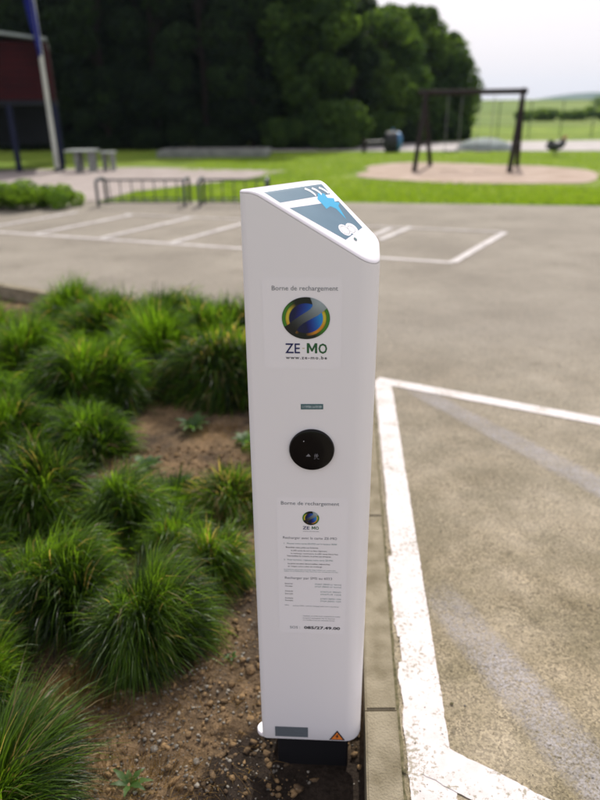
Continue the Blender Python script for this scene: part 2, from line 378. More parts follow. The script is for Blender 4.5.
# ------------------------------------------------------------------ road markings
def soft_strip(name, a, b, w0, w1, mt, z=.003, seed=0):
    a, b = Vector(a), Vector(b); d = (b-a); L = d.length; d.normalize(); nn = Vector((-d.y, d.x)); N = int(L/.03)
    V = []; E = []
    for i in range(N+1):
        s = L*i/N; q = a + d*s; w_ = (w0+(w1-w0)*i/N)/2*(1+.15*noise.noise(Vector((s*5, seed, 0))))
        for t_, e in ((-1.35, 0), (-.7, 1), (0, 1), (.7, 1), (1.35, 0)):
            V.append((*(q + nn*t_*w_), z)); E.append(e*min(1, s/.25))
    F = [(5*i+k+1, 5*i+k, 5*i+5+k, 5*i+6+k) for i in range(N) for k in range(4)]
    o = pydata(name, V, F, mt, kind='structure')
    at = o.data.attributes.new('wear', 'FLOAT', 'POINT'); at.data.foreach_set('value', E)
    return o
def strip(name, a, b, w0, w1, mt, z=.004, jag=.003, step=.02, label=None, seed=0):
    a, b = Vector(a), Vector(b); d = (b-a); L = d.length; d.normalize(); nn = Vector((-d.y, d.x)); N = max(2, int(L/step))
    V = []
    for i in range(N+1):
        q = a + d*L*i/N; s = L*i/N; w_ = (w0 + (w1-w0)*i/N)/2
        for sgn in (1, -1):
            e = jag*(noise.noise(Vector((s*40, sgn*7+seed, 0)))*1.4 + noise.noise(Vector((s*9, sgn*3+seed, 5)))*1.2)
            V.append((*(q + nn*(sgn*(w_+e))), z))
    F = [(2*i, 2*i+1, 2*i+3, 2*i+2) for i in range(N)]
    return pydata(name, V, F, mt, kind='structure')
# near bay (long edge, slanted far edge, slanted near edge)
strip('painted_line', (.292, .4), (.536, 3.90), .104, .106, M['white_line'], .0022, .0022, .012)
# old ragged skirt of paint along its kerb side
V = []; F = []; n = 260
for i in range(n+1):
    Y = .6 + 1.9*i/n; xl = .292 + (Y-.4)*.0697 - .052
    e = .016 + .010*noise.noise(Vector((Y*11, 0, 0))) + .004*noise.noise(Vector((Y*47, 0, 0)))
    if noise.noise(Vector((Y*6.5, 9, 0))) > .28 or Y > 2.1: e *= .25
    V += [(xl-max(e, .001), Y, .0036), (xl+.008, Y, .0036)]
F = [(2*i, 2*i+1, 2*i+3, 2*i+2) for i in range(n)]
pydata('painted_line', V, F, M['white_line'], kind='structure')
strip('painted_line', (.50, 3.945), (4.2, 1.93), .10, .115, M['white_line'], .0036, .003, .02, seed=4)
strip('painted_line', (.345, 1.225), (3.2, -.66), .11, .11, M['white_line'], .0036, .003, .012, seed=8)
soft_strip('faded_line', (.66, 3.88), (2.6, .50), .12, .20, M['faded'], .003, 2)
soft_strip('faded_line', (.47, 1.95), (1.07, .35), .13, .16, M['faded'], .003, 6)
# slanted bays by the bicycle rack
A = Vector((-5.6, 10.32)); B = Vector((1.77, 7.52)); d_ = Vector((B-A)).normalized(); q_ = Vector((.46, .888))
strip('bay_line', A, B, .09, .09, M['far_line'], .004, .006, .08)
for i, t_ in enumerate(np.arange(.75, 7.0, 1.13)):
    s_ = A + d_*t_; ln = 2.15
    strip('bay_line', s_ + q_*.05, s_ + q_*ln, .10, .10, M['far_line'], .008, .006, .08, seed=i)
strip('bay_line', (1.77, 7.52), (2.95, 9.52), .10, .10, M['far_line'], .008, .006, .08)
strip('bay_line', (1.10, 9.0), (1.68, 10.05), .10, .10, M['far_line'], .008, .006, .08)
strip('bay_line', (2.95, 9.52), (.4, 10.35), .06, .06, M['far_line'], .011, .006, .08)
strip('bay_line', (-3.0, 11.6), (-.9, 10.9), .05, .05, M['far_line'], .011, .006, .08)

# ------------------------------------------------------------------ charging post
YAW = R(-3.157)
post = empty('charging_post', (.023, 1.2845, 0), YAW,
             label='tall white electric vehicle charging post with slanted blue printed top, standing beside the kerb', cat='charging post')
def outline(P, n=10):
    """closed rounded polygon; P = (x, y, r)"""
    out = []
    for i in range(len(P)):
        p0, p1, p2 = Vector(P[i-1][:2]), Vector(P[i][:2]), Vector(P[(i+1) % len(P)][:2]); r = P[i][2]
        a = (p0-p1).normalized(); b = (p2-p1).normalized(); ang = a.angle(b)/2
        t = r/math.tan(ang); c = p1 + (a+b).normalized()*(r/math.sin(ang))
        s, e = p1 + a*t - c, p1 + b*t - c
        a0 = math.atan2(s.y, s.x); a1 = math.atan2(e.y, e.x)
        while a1 < a0: a1 += 2*math.pi
        if a1-a0 > math.pi: a1 -= 2*math.pi
        for k in range(n+1):
            q = a0 + (a1-a0)*k/n; out.append((c.x + r*math.cos(q), c.y + r*math.sin(q)))
    return out
PLAN = [(-.149, 0, .014), (.138, 0, .044), (.139, .105, .03), (.012, .200, .022), (-.014, .196, .01)]
def ztop(u, v):
    z = 1.4000 - .60*u + .40*v; c = 1.4655; k = .009
    h = max(0, min(1, .5 + .5*(c - z)/k)); return c*(1-h) + z*h - k*h*(1-h)
OUT = []
_o = outline(PLAN)
for i in range(len(_o)):
    a, c = Vector(_o[i]), Vector(_o[(i+1) % len(_o)]); k_ = max(1, int((c-a).length/.006))
    for q in range(k_): OUT.append(tuple(a + (c-a)*q/k_))
CEN = (.01, .075)
def inset(o, d):
    n = len(o); res = []
    for i in range(n):
        a = Vector(o[i-1]); b = Vector(o[(i+1) % n]); t = (b-a); t.normalize()
        res.append((o[i][0] - t.y*d, o[i][1] + t.x*d))
    return res
b = bmesh.new(); O2 = inset(OUT, .004)
CAPT = .0055
rings = []
for (o, zf) in ((inset(OUT, .012), lambda u, v: .0), (inset(OUT, .001), lambda u, v: .0), (OUT, lambda u, v: .004)):
    rings.append([b.verts.new((x, y, zf(x, y))) for x, y in o])
for zz in np.linspace(.05, 1.2, 6): rings.append([b.verts.new((x, y, zz)) for x, y in OUT])
rings.append([b.verts.new((x, y, ztop(x, y)-CAPT)) for x, y in OUT])
n = len(OUT)
for A_, B_ in zip(rings, rings[1:]):
    for k in range(n): b.faces.new((A_[k], A_[(k+1) % n], B_[(k+1) % n], B_[k]))
b.faces.new(rings[0][::-1])
me = bpy.data.meshes.new('body'); b.to_mesh(me); b.free()
me.polygons.foreach_set('use_smooth', [True]*len(me.polygons)); me.set_sharp_from_angle(angle=R(50))
link('body', me, M['body'], post)
# cap
b = bmesh.new(); rings = []
prof = [(.0008, -CAPT+.0003), (0, -CAPT+.0008), (0, -.004), (.0012, -.002), (.004, -.0003), (.008, 0)]
for ins, dz in prof:
    o = inset(OUT, ins); rings.append([b.verts.new((x, y, ztop(OUT[i][0], OUT[i][1])*0 + ztop(x, y) + dz)) for i, (x, y) in enumerate(o)])
for f_ in np.linspace(.96, .04, 24):
    o = inset(OUT, .008); rings.append([b.verts.new((CEN[0]+(x-CEN[0])*f_, CEN[1]+(y-CEN[1])*f_, ztop(CEN[0]+(x-CEN[0])*f_, CEN[1]+(y-CEN[1])*f_))) for x, y in o])
for A_, B_ in zip(rings, rings[1:]):
    for k in range(n): b.faces.new((A_[k], A_[(k+1) % n], B_[(k+1) % n], B_[k]))
b.faces.new(rings[-1])
me = bpy.data.meshes.new('top_cap'); b.to_mesh(me); b.free()
me.polygons.foreach_set('use_smooth', [True]*len(me.polygons)); me.set_sharp_from_angle(angle=R(60))
link('top_cap', me, M['cap'], post, label='bright white slanted top of the post')
def topsheet(name, pts, mt, dz, sub=18, parent=post, **k):
    b = bmesh.new(); f = b.faces.new([b.verts.new((x, y, 0)) for x, y in pts])
    bmesh.ops.triangulate(b, faces=b.faces[:]); bmesh.ops.subdivide_edges(b, edges=b.edges[:], cuts=sub, use_grid_fill=True)
    for v in b.verts: v.co.z = ztop(v.co.x, v.co.y) + dz
    bmesh.ops.recalc_face_normals(b, faces=b.faces[:])
    me = bpy.data.meshes.new(name); b.to_mesh(me); b.free()
    return link(name, me, mt, parent, **k)
topsheet('sticker_panel', [(-.0910, .0150), (.0160, .174), (.0280, .1640), (.0355, .155), (-.0590, .0130)], M['sticker_blue'], .0002)
topsheet('sticker_panel', [(-.0420, .0140), (.053, .1490), (.1035, .1050), (.0680, .0240)], M['sticker_blue'], .0002)
topsheet('lightning_bolt', [(.0102, .1291), (.0229, .1424), (.0303, .1345), (.0432, .148), (.0457, .1365), (.0553, .1447), (.053, .1286), (.0697, .0979), (.0483, .1131), (.0366, .1094), (.0287, .0902), (.0204, .0983), (.0098, .1058)], M['cyan'], .0004)
for c in ([(-.0185, .1157), (-.006, .1238), (.0048, .1162)], [(-.0046, .1339), (.0063, .1411), (.016, .134)], [(.0095, .1535), (.0214, .1596), (.0299, .1551)]):
    L_ = []; Rr = []
    for t_ in np.linspace(0, 1, 8):
        q = Vector(c[0])*(1-t_)**2 + Vector(c[1])*2*t_*(1-t_) + Vector(c[2])*t_**2 + Vector((.002, -.001))
        L_.append((q.x, q.y+.0035)); Rr.append((q.x, q.y-.0035))
    topsheet('white_stroke', L_ + Rr[::-1], M['white_print'], .0006, 3)
# small cloud emblem near the low corner
def ring2(name, cx, cy, rx, ry, w_, mt, dz, rot=0):
    P1 = []
    for k in range(28):
        a = 2*math.pi*k/28; P1.append((a,))
    V = []; F = []
    for k in range(28):
        a = 2*math.pi*k/28
        for s in (1, 1-w_):
            x, y = rx*s*math.cos(a), ry*s*math.sin(a); x, y = x*math.cos(rot)-y*math.sin(rot)+cx, x*math.sin(rot)+y*math.cos(rot)+cy
            V.append((x, y, ztop(x, y)+dz))
    for k in range(28): j = (k+1) % 28; F.append((2*k, 2*k+1, 2*j+1, 2*j))
    return pydata(name, V, F, mt, post)
def disc2(name, cx, cy, rx, ry, mt, dz, rot=0):
    return topsheet(name, [(cx + rx*math.cos(a)*math.cos(rot)-ry*math.sin(a)*math.sin(rot), cy + rx*math.cos(a)*math.sin(rot)+ry*math.sin(a)*math.cos(rot)) for a in np.linspace(0, 2*math.pi, 25)[:-1]], mt, dz, 3)
disc2('cloud_emblem', .0665, .056, .0125, .0165, M['white_print'], .0004, -.3)
disc2('cloud_emblem', .081, .076, .0125, .0175, M['white_print'], .0005, -.3)
ring2('cloud_outline', .0670, .056, .0095, .0125, .09, M['grey_print'], .0007, -.3)
ring2('cloud_outline', .0800, .073, .0080, .0110, .10, M['grey_print'], .0008, -.3)
disc2('print_dot', .0879, .0462, .0035, .0045, M['teal_print'], .0012)

# front face printing: u to the right, w up, on the plane v = 0
def frontpoly(name, pts, mt, d=.0006, parent=post, **k):
    b = bmesh.new(); f = b.faces.new([b.verts.new((x, -d, z)) for x, z in pts]); b.normal_update()
    if f.normal.y > 0: f.normal_flip()
    bmesh.ops.triangulate(b, faces=b.faces[:]); me = bpy.data.meshes.new(name); b.to_mesh(me); b.free()
    return link(name, me, mt, parent, **k)
def text(body, u0_, u1_, zb, h, mt, bold=0, d=.0008, align='L', name='lettering', space=1.0, parent=post, spacing=None):
    """flat printed text: from u0_ to u1_, baseline zb, cap height h"""
    c = bpy.data.curves.new(name, 'FONT'); c.body = body; c.size = 1; c.offset = bold; c.resolution_u = 2
    if spacing: c.space_character = spacing
    o = bpy.data.objects.new(name, c); COL.objects.link(o)
    dg = bpy.context.evaluated_depsgraph_get(); me = bpy.data.meshes.new_from_object(o.evaluated_get(dg))
    bpy.data.objects.remove(o); bpy.data.curves.remove(c)
    co = np.empty(len(me.vertices)*3); me.vertices.foreach_get('co', co); co = co.reshape(-1, 3)
    x0, x1 = co[:, 0].min(), co[:, 0].max(); sx = (u1_-u0_)/(x1-x0); sy = h/.70
    new = np.stack([u0_ + (co[:, 0]-x0)*sx, np.full(len(co), -d), zb + co[:, 1]*sy], 1)
    me.vertices.foreach_set('co', new.ravel()); me.update(); me.materials.clear()
    return link(name, me, mt, parent)
FILM = mat('clear_label_film', (.83, .815, .84), .22, .5)
frontpoly('label_film', [(-.098, 1.105), (.064, 1.105), (.064, 1.300), (-.098, 1.300)], FILM, .0003)
frontpoly('label_film', [(-.080, .385), (.088, .385), (.088, .790), (-.080, .790)], FILM, .0003)
text('Borne de rechargement', -.078, .0544, 1.2735, .0095, M['mid_print'])
def logo(cx, cz, rx, rz, N, nm='round_logo'):
    V = []; C = []; F = []
    BAND = [(.16, 1.05), (.24, .80), (.28, .62), (.20, .45), (0, .30), (-.25, .12), (-.5, -.08), (-.74, -.30), (-1.05, -.5), (-.7, -1.0), (-.45, -.72), (-.30, -.42), (-.12, -.24), (.10, -.10), (.5, .15), (.80, .42), (1.0, .62), (.6, 1.1)]
    def inband(x, y):
        c = False
        for i in range(len(BAND)):
            (x0, y0), (x1, y1) = BAND[i-1], BAND[i]
            if (y0 > y) != (y1 > y) and x < (x1-x0)*(y-y0)/(y1-y0)+x0: c = not c
        return c
    def colour(x, y):
        r = math.hypot(x, y); a = math.degrees(math.atan2(y, x))
        if inband(x, y):
            k = max(0, min(1, (x*.75 + y*.65 + .75)/1.6)); e = 1 + .5*max(0, min(1, (.9-abs(x-y*.9+.1))))*k
            g = .012 + .26*k**1.5*e; return (g*.82, g, g*1.06)
        if r < .70:
            k = max(0, min(1, .55 + x*1.1 - .2*y)) if y > x*.55 else max(0, min(1, x*1.5 + y*.3 + .1))
            return (.003+.01*k, .008+.22*k*k, .05+.52*k)
        aa = a % 360
        def win(c, hw, f): return max(0, min(1, (hw - abs((aa-c+180) % 360-180))/f))
        yl, yr = win(185, 62, 30), win(-22, 68, 30); gl, gr = win(178, 58, 28), win(-8, 58, 28)
        low = max(0, min(1, (-.05-y)/.35)); base = (.006, .012, .010)
        if r < .84:
            y_ = max(yl, yr)*(1-.35*abs(r-.77)/.07); c_ = (.62, .50-.24*low, .04-.02*low)
        else:
            y_ = max(gl, gr)*(1-.45*abs(r-.92)/.08); c_ = (.05, .22, .02)
        return tuple(base[q_]*(1-y_)+c_[q_]*y_ for q_ in range(3))
        return (.006, .012, .010)
    for j in range(N+1):
        r = j/N
        for i in range(4*N):
            a = 2*math.pi*i/(4*N); V.append((cx + rx*r*math.cos(a), -.0012, cz + rz*r*math.sin(a)))
            C.append((*colour(r*math.cos(a), r*math.sin(a)), 1))
    for j in range(N):
        for i in range(4*N): k = (i+1) % (4*N); F.append((j*4*N+i, j*4*N+k, (j+1)*4*N+k, (j+1)*4*N+i))
    o = pydata(nm, V, F, LOGO, post)
    at = o.data.attributes.new('print', 'FLOAT_COLOR', 'POINT'); at.data.foreach_set('color', np.array(C, np.float32).ravel())
    return o
LOGO, t, bb_, L = node_mat('logo_print'); at = t.nodes.new('ShaderNodeAttribute'); at.attribute_name = 'print'
L(at.outputs['Color'], bb_.inputs['Base Color']); bb_.inputs['Roughness'].default_value = .4
logo(-.0097, 1.2157, .049, .0443, 56)
text('ZE', -.0530, -.0222, 1.1405, .0215, M['navy_print'], .011)
def letter_m(x0, x1, z0, h, mt):
    w_ = x1-x0; t_ = w_*.22; c = (x0+x1)/2
    frontpoly('lettering', [(x0, z0), (x0+t_, z0), (x0+t_, z0+h*.62), (c-t_*.35, z0+h*.18), (c+t_*.35, z0+h*.18), (x1-t_, z0+h*.62), (x1-t_, z0), (x1, z0), (x1, z0+h), (x1-t_*1.05, z0+h), (c, z0+h*.45), (x0+t_*1.05, z0+h), (x0, z0+h)], mt)
letter_m(-.0080, .0135, 1.1405, .0222, M['green_print']); text('O', .0160, .0342, 1.1405, .0215, M['green_print'], .022)
frontpoly('lettering', [(-.0175, 1.1505), (-.0125, 1.1505), (-.0125, 1.1520), (-.0175, 1.1520)], mat('gold_print', (.45, .35, .10), .5))
text('www.ze-mo.be', -.0520, .0340, 1.1275, .0070, M['black_print'], .015, spacing=1.25)
# small display plaque
frontpoly('display_frame', [(-.0212, 1.0120), (.0268, 1.0130), (.0268, 1.0252), (-.0212, 1.0245)], M['teal_print'], .0008)
frontpoly('display_window', [(-.0190, 1.0152), (.0245, 1.0160), (.0245, 1.0225), (-.0190, 1.0220)], mat('display_glass', (.30, .38, .40), .2, noise_s=160, col2=(.12, .18, .2)), .0014)
# card reader
BM().lathe([(.0500, .0), (.0505, .002), (.0500, .0050), (.0485, .0072), (.0440, .0084), (.025, .0092), (.004, .0095)], (.0023, 0, .9147), 64, 'Y').build('card_reader', M['reader'], post, smooth=True)
text('((', .0085, .0155, .9000, .0095, M['grey_print'], d=.0100, name='reader_symbol'); text('0', .0110, .0170, .9010, .0070, M['grey_print'], d=.0102, name='reader_symbol')
frontpoly('reader_symbol', [(-.0105, .9015), (.0005, .9015), (-.0045, .9085)], M['grey_print'], .0098)
text('- -', .0075, .0190, .8935, .0085, M['grey_print'], d=.0100, name='reader_symbol')
BM().lathe([(.0009, 0), (.0009, .0101)], (-.0150, 0, .9390), 10, 'Y').build('reader_light', M['white_print'], post)
# instruction sticker
text('Borne de rechargement', -.0688, .0655, .7690, .0095, M['mid_print'])
logo(.0003, .7335, .0195, .0190, 28)
text('ZE', -.0190, -.0030, .7020, .0085, M['navy_print'], .011); letter_m(.0025, .0105, .7020, .0088, M['green_print']); text('O', .0115, .0190, .7020, .0085, M['green_print'], .022)
text('www.ze-mo.be', -.0185, .0192, .6955, .0028, M['mid_print'])
K = M['mid_print']; K2 = M['black_print']; K3 = M['cool_print']
text('Recharger avec la carte ZE-MO', -.0658, .0620, .6740, .0070, M['grey_print'])
text('1   Passez votre carte ZE-MO sur le lecteur RFID', -.0637, .0623, .6590, .0040, M['cool_print'])
text('Branchez votre prise sur la borne', -.0591, .0173, .6478, .0038, K2, .008)
text('la LED passe du vert au bleu clignotant', -.0473, .0388, .6390, .0036, K2)
text('la recharge commence, la LED reste bleue fixe', -.0473, .0652, .6305, .0036, K2)
text('Verrouillez la voiture, la prise est bloquee', -.0571, .0485, .6230, .0036, K2, .008)
text('2   Pour terminer, repassez votre carte ZE-MO', -.0645, .0535, .6115, .0040, M['cool_print'])
text('La prise est alors deverrouillee, debranchez', -.0550, .0464, .6005, .0036, K2, .008)
text('et rangez votre cable de recharge', -.0550, .0272, .5925, .0036, K2)
text('Conditions generales et tarifs disponibles sur notre site', -.0650, .0600, .5830, .0028, K3)
text('Infos et localisation des bornes sur www.ze-mo.be', -.0640, .0660, .5780, .0028, K3)
text('Recharger par SMS au 6033', -.0630, .0518, .5560, .0072, M['grey_print'])
for zz, l, r_ in ((.5400, 'Demarrer', 'START ZEMO (n° borne)'), (.5325, 'Arreter', 'STOP ZEMO (n° borne)'), (.5170, 'Demande', 'STATUT ZEMO'), (.5090, 'Exemple', 'STATUT 1234'), (.4955, 'Exemple', 'START ZEMO 1234'), (.4880, 'Exemple', 'STOP ZEMO 1234')):
    text(l, -.0632, -.0440, zz, .0038, K2); text(r_, .0104 if len(r_) > 16 else .024, .0745, zz, .0038, K3)
text('Infos', -.0643, -.0543, .4735, .0034, K); text('tarif par SMS : coût du message selon votre operateur', -.0445, .0700, .4720, .0032, K)
for zz, s_ in ((.4405, 'Scannez ce code pour connaitre le mode'), (.4335, 'emploi complet de la borne'), (.4270, 'ou rendez-vous sur www.ze-mo.be')):
    text(s_, -.0195, .0733 if zz > .44 else .060, zz, .0034, K)
text('SOS :', -.0527, -.0270, .4000, .0080, M['mid_print']); text('085/27.49.00', -.0171, .0740, .4000, .0085, K2, .03)
# nameplate and warning triangle at the foot
pl = frontpoly('nameplate', [(-.0988, .0110), (-.0077, .0110), (-.0077, .0490), (-.0988, .0490)], M['plate'], .0010)
for k, (zz, x1) in enumerate(((.0405, -.030), (.0335, -.045), (.0265, -.020), (.0195, -.040))):
    frontpoly('plate_line', [(-.094, zz), (x1, zz), (x1, zz+.0022), (-.094, zz+.0022)], M['mid_print'], .0016)
frontpoly('warning_triangle', [(.0508, .0050), (.0951, .0050), (.0729, .0420)], M['black_print'], .0010)
frontpoly('warning_triangle', [(.0570, .0085), (.0889, .0085), (.0729, .0350)], M['orange'], .0016)
frontpoly('lightning_mark', [(.0745, .0290), (.0680, .0190), (.0725, .0190), (.0700, .0110), (.0775, .0215), (.0735, .0215), (.0765, .0290)], M['black_print'], .0022)
# foot below the shell, near-black so its colour carries the shade there
BM().box((.005, .080, -.075), (.20, .12, .17), bev=.006).build('foot', M['plinth'], post)
BM().box((.005, .080, -.150), (.22, .14, .02), bev=.004).build('base_plate', M['plinth'], post)
# bright rounded hem sticking out behind the left corner
BM().lathe([(.004, 0), (.0200, .001), (.0225, .004), (.0225, .012), (.0205, .0155), (.004, .0165)], (-.130, .030, -.008), 28).build('base_flange', M['cap'], post, smooth=True)

# ------------------------------------------------------------------ grass tufts
def blades(n, r0, Lm, Ls, w, lean, seg=5, seed=0, squash=(1, 1), droop=1.0, dry=.03):
    g = np.random.default_rng(seed)
    rad = r0*np.sqrt(g.random(n)); az = g.random(n)*2*np.pi
    root = np.stack([rad*np.cos(az)*squash[0], rad*np.sin(az)*squash[1], -.02*np.ones(n)], 1)
    nl = 13; la = g.random(nl)*2*np.pi; ll = g.uniform(.72, 1.22, nl); lt = g.uniform(-.22, .22, nl)
    dd = np.abs((az[:, None]-la[None]+np.pi) % (2*np.pi)-np.pi) + g.normal(0, .12, (n, nl)); li = dd.argmin(1)
    df = (la[li]-az+np.pi) % (2*np.pi)-np.pi
    az2 = az + df*.55 + g.normal(0, .38, n)
    L = Lm*(1 + Ls*g.normal(0, 1, n)).clip(.35, 1.6); L *= (1.05 - .35*(rad/r0)**2)*ll[li]
    phi = (lean*(.25 + .9*rad/r0) + g.normal(0, .18, n)).clip(.02, 1.4)
    curl = droop*g.uniform(.35, 1.35, n)
    side = az2 + np.pi/2 + g.normal(0, .5, n)
    P = [root]; pos = root.copy()
    for k in range(seg):
        a = phi + curl*((k+.5)/seg)**1.3*1.25
        h = np.sin(a)*L/seg; z = np.cos(a)*L/seg
        pos = pos + np.stack([h*np.cos(az2), h*np.sin(az2), z], 1); pos[:, 2] = np.maximum(pos[:, 2], .004)
        P.append(pos.copy())
    P = np.stack(P, 1)                                         # n, seg+1, 3
    wd = w*g.uniform(.6, 1.3, n)[:, None]*np.array([.8, 1, .95, .8, .5, .06] if seg == 5 else np.linspace(1, .08, seg+1))[None, :]
    sv_ = np.stack([np.cos(side), np.sin(side), g.normal(0, .3, n)], 1)[:, None, :]
    A_ = P + sv_*wd[..., None]/2; B_ = P - sv_*wd[..., None]/2
    V = np.stack([A_, B_], 2).reshape(-1, 3)
    base = (np.arange(n)*(seg+1)*2)[:, None, None]; k = (np.arange(seg)*2)[None, :, None]
    F = (base + k + np.array([0, 1, 3, 2])[None, None, :]).reshape(-1, 4)
    ti = (g.beta(1.6, 2.4, n)*.85 + lt[li]).clip(0, .86); ti[g.random(n) < dry] = 1.0
    return V, F, np.repeat(ti, (seg+1)*2)
TG = 'grass tufts in the planting bed'
def mound_blades(n, R_, Hm, bl, w, seed, dry, up, grav, seg=5, core=(.40, .80)):
    """a dense rounded clump: blades leave an inner mass outward and up, then bend over"""
    g = np.random.default_rng(seed)
    z = g.random(n)**.85*1.1 - .1; az = g.random(n)*2*np.pi; s_ = np.sqrt((1-z*z).clip(0))
    d = np.stack([s_*np.cos(az), s_*np.sin(az), z], 1)
    A_ = g.normal(0, 2.6, (6, 3)); ph = g.random(6)*6.28; B_ = g.normal(0, .5, (6, 3))
    wv = np.sin(d@A_.T + ph); fld = wv@B_; lump = 1 + .16*np.sin(d@g.normal(0, 3.0, (3, 3)) + g.random(3)*6).sum(1)/1.7
    root = d*(g.uniform(*core, n)*lump)[:, None]*np.array([R_[0], R_[1], Hm]); root[:, 2] = root[:, 2].clip(-.01)
    v = d*.75 + np.array([0, 0, up]) + .33*fld + g.normal(0, .20, (n, 3)); v /= np.linalg.norm(v, axis=1)[:, None]
    L = bl*g.uniform(.55, 1.25, n)*(1 + .16*wv[:, 0]); gr = grav*g.uniform(.4, 1.4, n)
    P = [root]; pos = root.copy()
    for k in range(seg):
        pos = pos + v*(L/seg)[:, None]; pos[:, 2] = np.maximum(pos[:, 2], .003); P.append(pos.copy())
        v = v + np.stack([0*gr, 0*gr, -gr*(.55+.35*k)/seg*1.6], 1); v /= np.linalg.norm(v, axis=1)[:, None]
    P = np.stack(P, 1); side = np.cross(v, g.normal(0, 1, (n, 3))); side /= np.linalg.norm(side, axis=1)[:, None]
    wd = w*g.uniform(.6, 1.3, n)[:, None]*np.array([.75, 1, .95, .8, .5, .06])[None, :]
    Vv = np.stack([P + side[:, None]*wd[..., None]/2, P - side[:, None]*wd[..., None]/2], 2).reshape(-1, 3)
    base = (np.arange(n)*(seg+1)*2)[:, None, None]; k = (np.arange(seg)*2)[None, :, None]
    F = (base + k + np.array([0, 1, 3, 2])[None, None, :]).reshape(-1, 4)
    ti = (g.beta(1.25, 2.5, n)*.92 + .15*wv[:, 1]).clip(0, .86); ti[g.random(n) < dry] = 1.0
    return Vv, F, np.repeat(ti, (seg+1)*2)
def mound(x, y, R_, Hm, n, bl, w, label, seed, mt='blade', dry=.035, up=.55, grav=1.0, z=-.095):
    if not isinstance(R_, tuple): R_ = (R_, R_)
    V, F, ti = mound_blades(n, R_, Hm, bl, w, seed, dry, up, grav)
    o = fromnp('grass_tuft', V, F, M[mt], None, ti, label=label, cat='grass tuft', group=TG); o.location = (x, y, z); return o
def tuft(x, y, r0, H, n, w, lean, label, seed, sq=(1, 1), mt='blade', seg=5, dry=.03, droop=1.0, z=-.085):
    V, F, ti = blades(n, r0, H, .22, w, lean, seg, seed, sq, droop, dry)
    o = fromnp('grass_tuft', V, F, M[mt], None, ti, label=label, cat='grass tuft', group=TG)
    o.location = (x, y, z); return o
mound(-.535, 1.73, (.150, .14), .27, 9500, .19, .0036, 'large fine-bladed green tuft nearest the post foot, drooping over the pebbles', 1, up=.6, grav=1.5)
tuft(-.84, 1.17, .12, .27, 4200, .0040, .7, 'coarse spiky tuft in the bottom left corner of the photo with pale tips', 2, dry=.10, droop=1.3)
mound(-1.02, 1.50, .13, .24, 4500, .17, .0040, 'soft tuft at the left edge just behind the spiky corner tuft', 3, dry=.06, up=.8)
mound(-.92, 1.90, (.22, .13), .27, 7500, .19, .0042, 'wide tuft joined to the left side of the large tuft by the post', 4, up=.7, grav=1.3)
mound(-1.16, 2.42, (.27, .15), .36, 8500, .18, .0044, 'glossy dark tuft at the left edge behind the wide tuft', 5, up=.5, grav=1.3)
mound(-.78, 2.40, (.17, .12), .30, 5500, .17, .0044, 'arching tuft with light blades in front of the bare soil strip', 6, up=.6, grav=1.4)
mound(-.335, 2.08, (.12, .10), .22, 4200, .13, .0040, 'brownish-topped tuft against the left side of the post at mid height', 7, dry=.14, grav=1.4)
mound(-.34, 2.55, (.17, .12), .20, 3600, .13, .0044, 'yellowing low tuft behind the brownish one beside the post', 8, dry=.22, mt='blade_far', grav=1.2)
tuft(-.60, 2.62, .10, .17, 1500, .0045, .6, 'small bright low tuft next to the bare soil strip', 9, mt='blade_far')
mound(-1.55, 3.05, (.24, .18), .34, 5500, .17, .0056, 'dark tuft at the left edge below the rounded clumps', 10, mt='blade_far')
mound(-1.95, 3.55, .30, .42, 6000, .19, .0060, 'round clump at the left edge in front of the tall clumps', 11, mt='blade_far')
mound(-1.30, 3.72, (.38, .30), .47, 9500, .20, .0060, 'large rounded clump left of the dark gap', 12, mt='blade_far', up=.4)
mound(-.50, 3.88, (.42, .24), .44, 9500, .19, .0060, 'rounded clump with dry brown front hanging over the dark hollow near the post', 13, mt='blade_far', dry=.10, up=.35, grav=1.5)
mound(-.66, 4.62, (.36, .26), .46, 7000, .20, .0064, 'clump behind the brown-fronted one, close to the far kerb', 14, mt='blade_far', up=.4)
mound(-1.46, 4.78, (.40, .30), .50, 8500, .20, .0064, 'tall pale-topped clump in the middle of the back row', 15, mt='blade_far', up=.4)
mound(-2.22, 4.55, (.36, .28), .40, 6500, .19, .0064, 'low clump at the left edge of the back row', 16, mt='blade_far', up=.4)
mound(-.08, 4.40, (.28, .20), .42, 4500, .19, .0064, 'back row clump half hidden by the post', 17, mt='blade_far', up=.4)
mound(-.96, 4.30, (.36, .26), .47, 7500, .20, .0062, 'clump filling the middle between the left and right rounded clumps', 20, mt='blade_far', up=.4)
mound(-1.84, 4.20, (.34, .26), .44, 7000, .19, .0062, 'clump between the left edge and the tall pale-topped one', 21, mt='blade_far', up=.4)
mound(-1.05, 5.02, (.38, .22), .46, 6500, .20, .0066, 'rear clump touching the far kerb in the middle', 22, mt='blade_far', up=.4)
mound(-1.85, 5.15, (.36, .26), .42, 6000, .20, .0066, 'rear clump touching the far kerb, left of the middle', 23, mt='blade_far', up=.4)
mound(-.30, 4.72, (.36, .20), .44, 5500, .19, .0064, 'rear clump at the inner kerb corner, partly behind the post', 24, mt='blade_far', up=.4)
mound(-1.14, 3.12, (.22, .16), .28, 4500, .16, .0054, 'lower clump at the left end of the bare soil strip', 25, mt='blade_far', up=.5)
mound(-1.30, 1.98, (.20, .16), .30, 4500, .18, .0042, 'clump half outside the left edge, beside the wide tuft', 26, up=.6)
mound(-.52, 2.24, (.10, .08), .16, 2000, .15, .0042, 'short clump wedged behind the large tuft', 27, up=.6, grav=1.3)
mound(-.14, 3.12, (.10, .08), .16, 1300, .11, .0050, 'thin tuft touching the left edge of the post above the bare soil', 18, mt='blade_far')

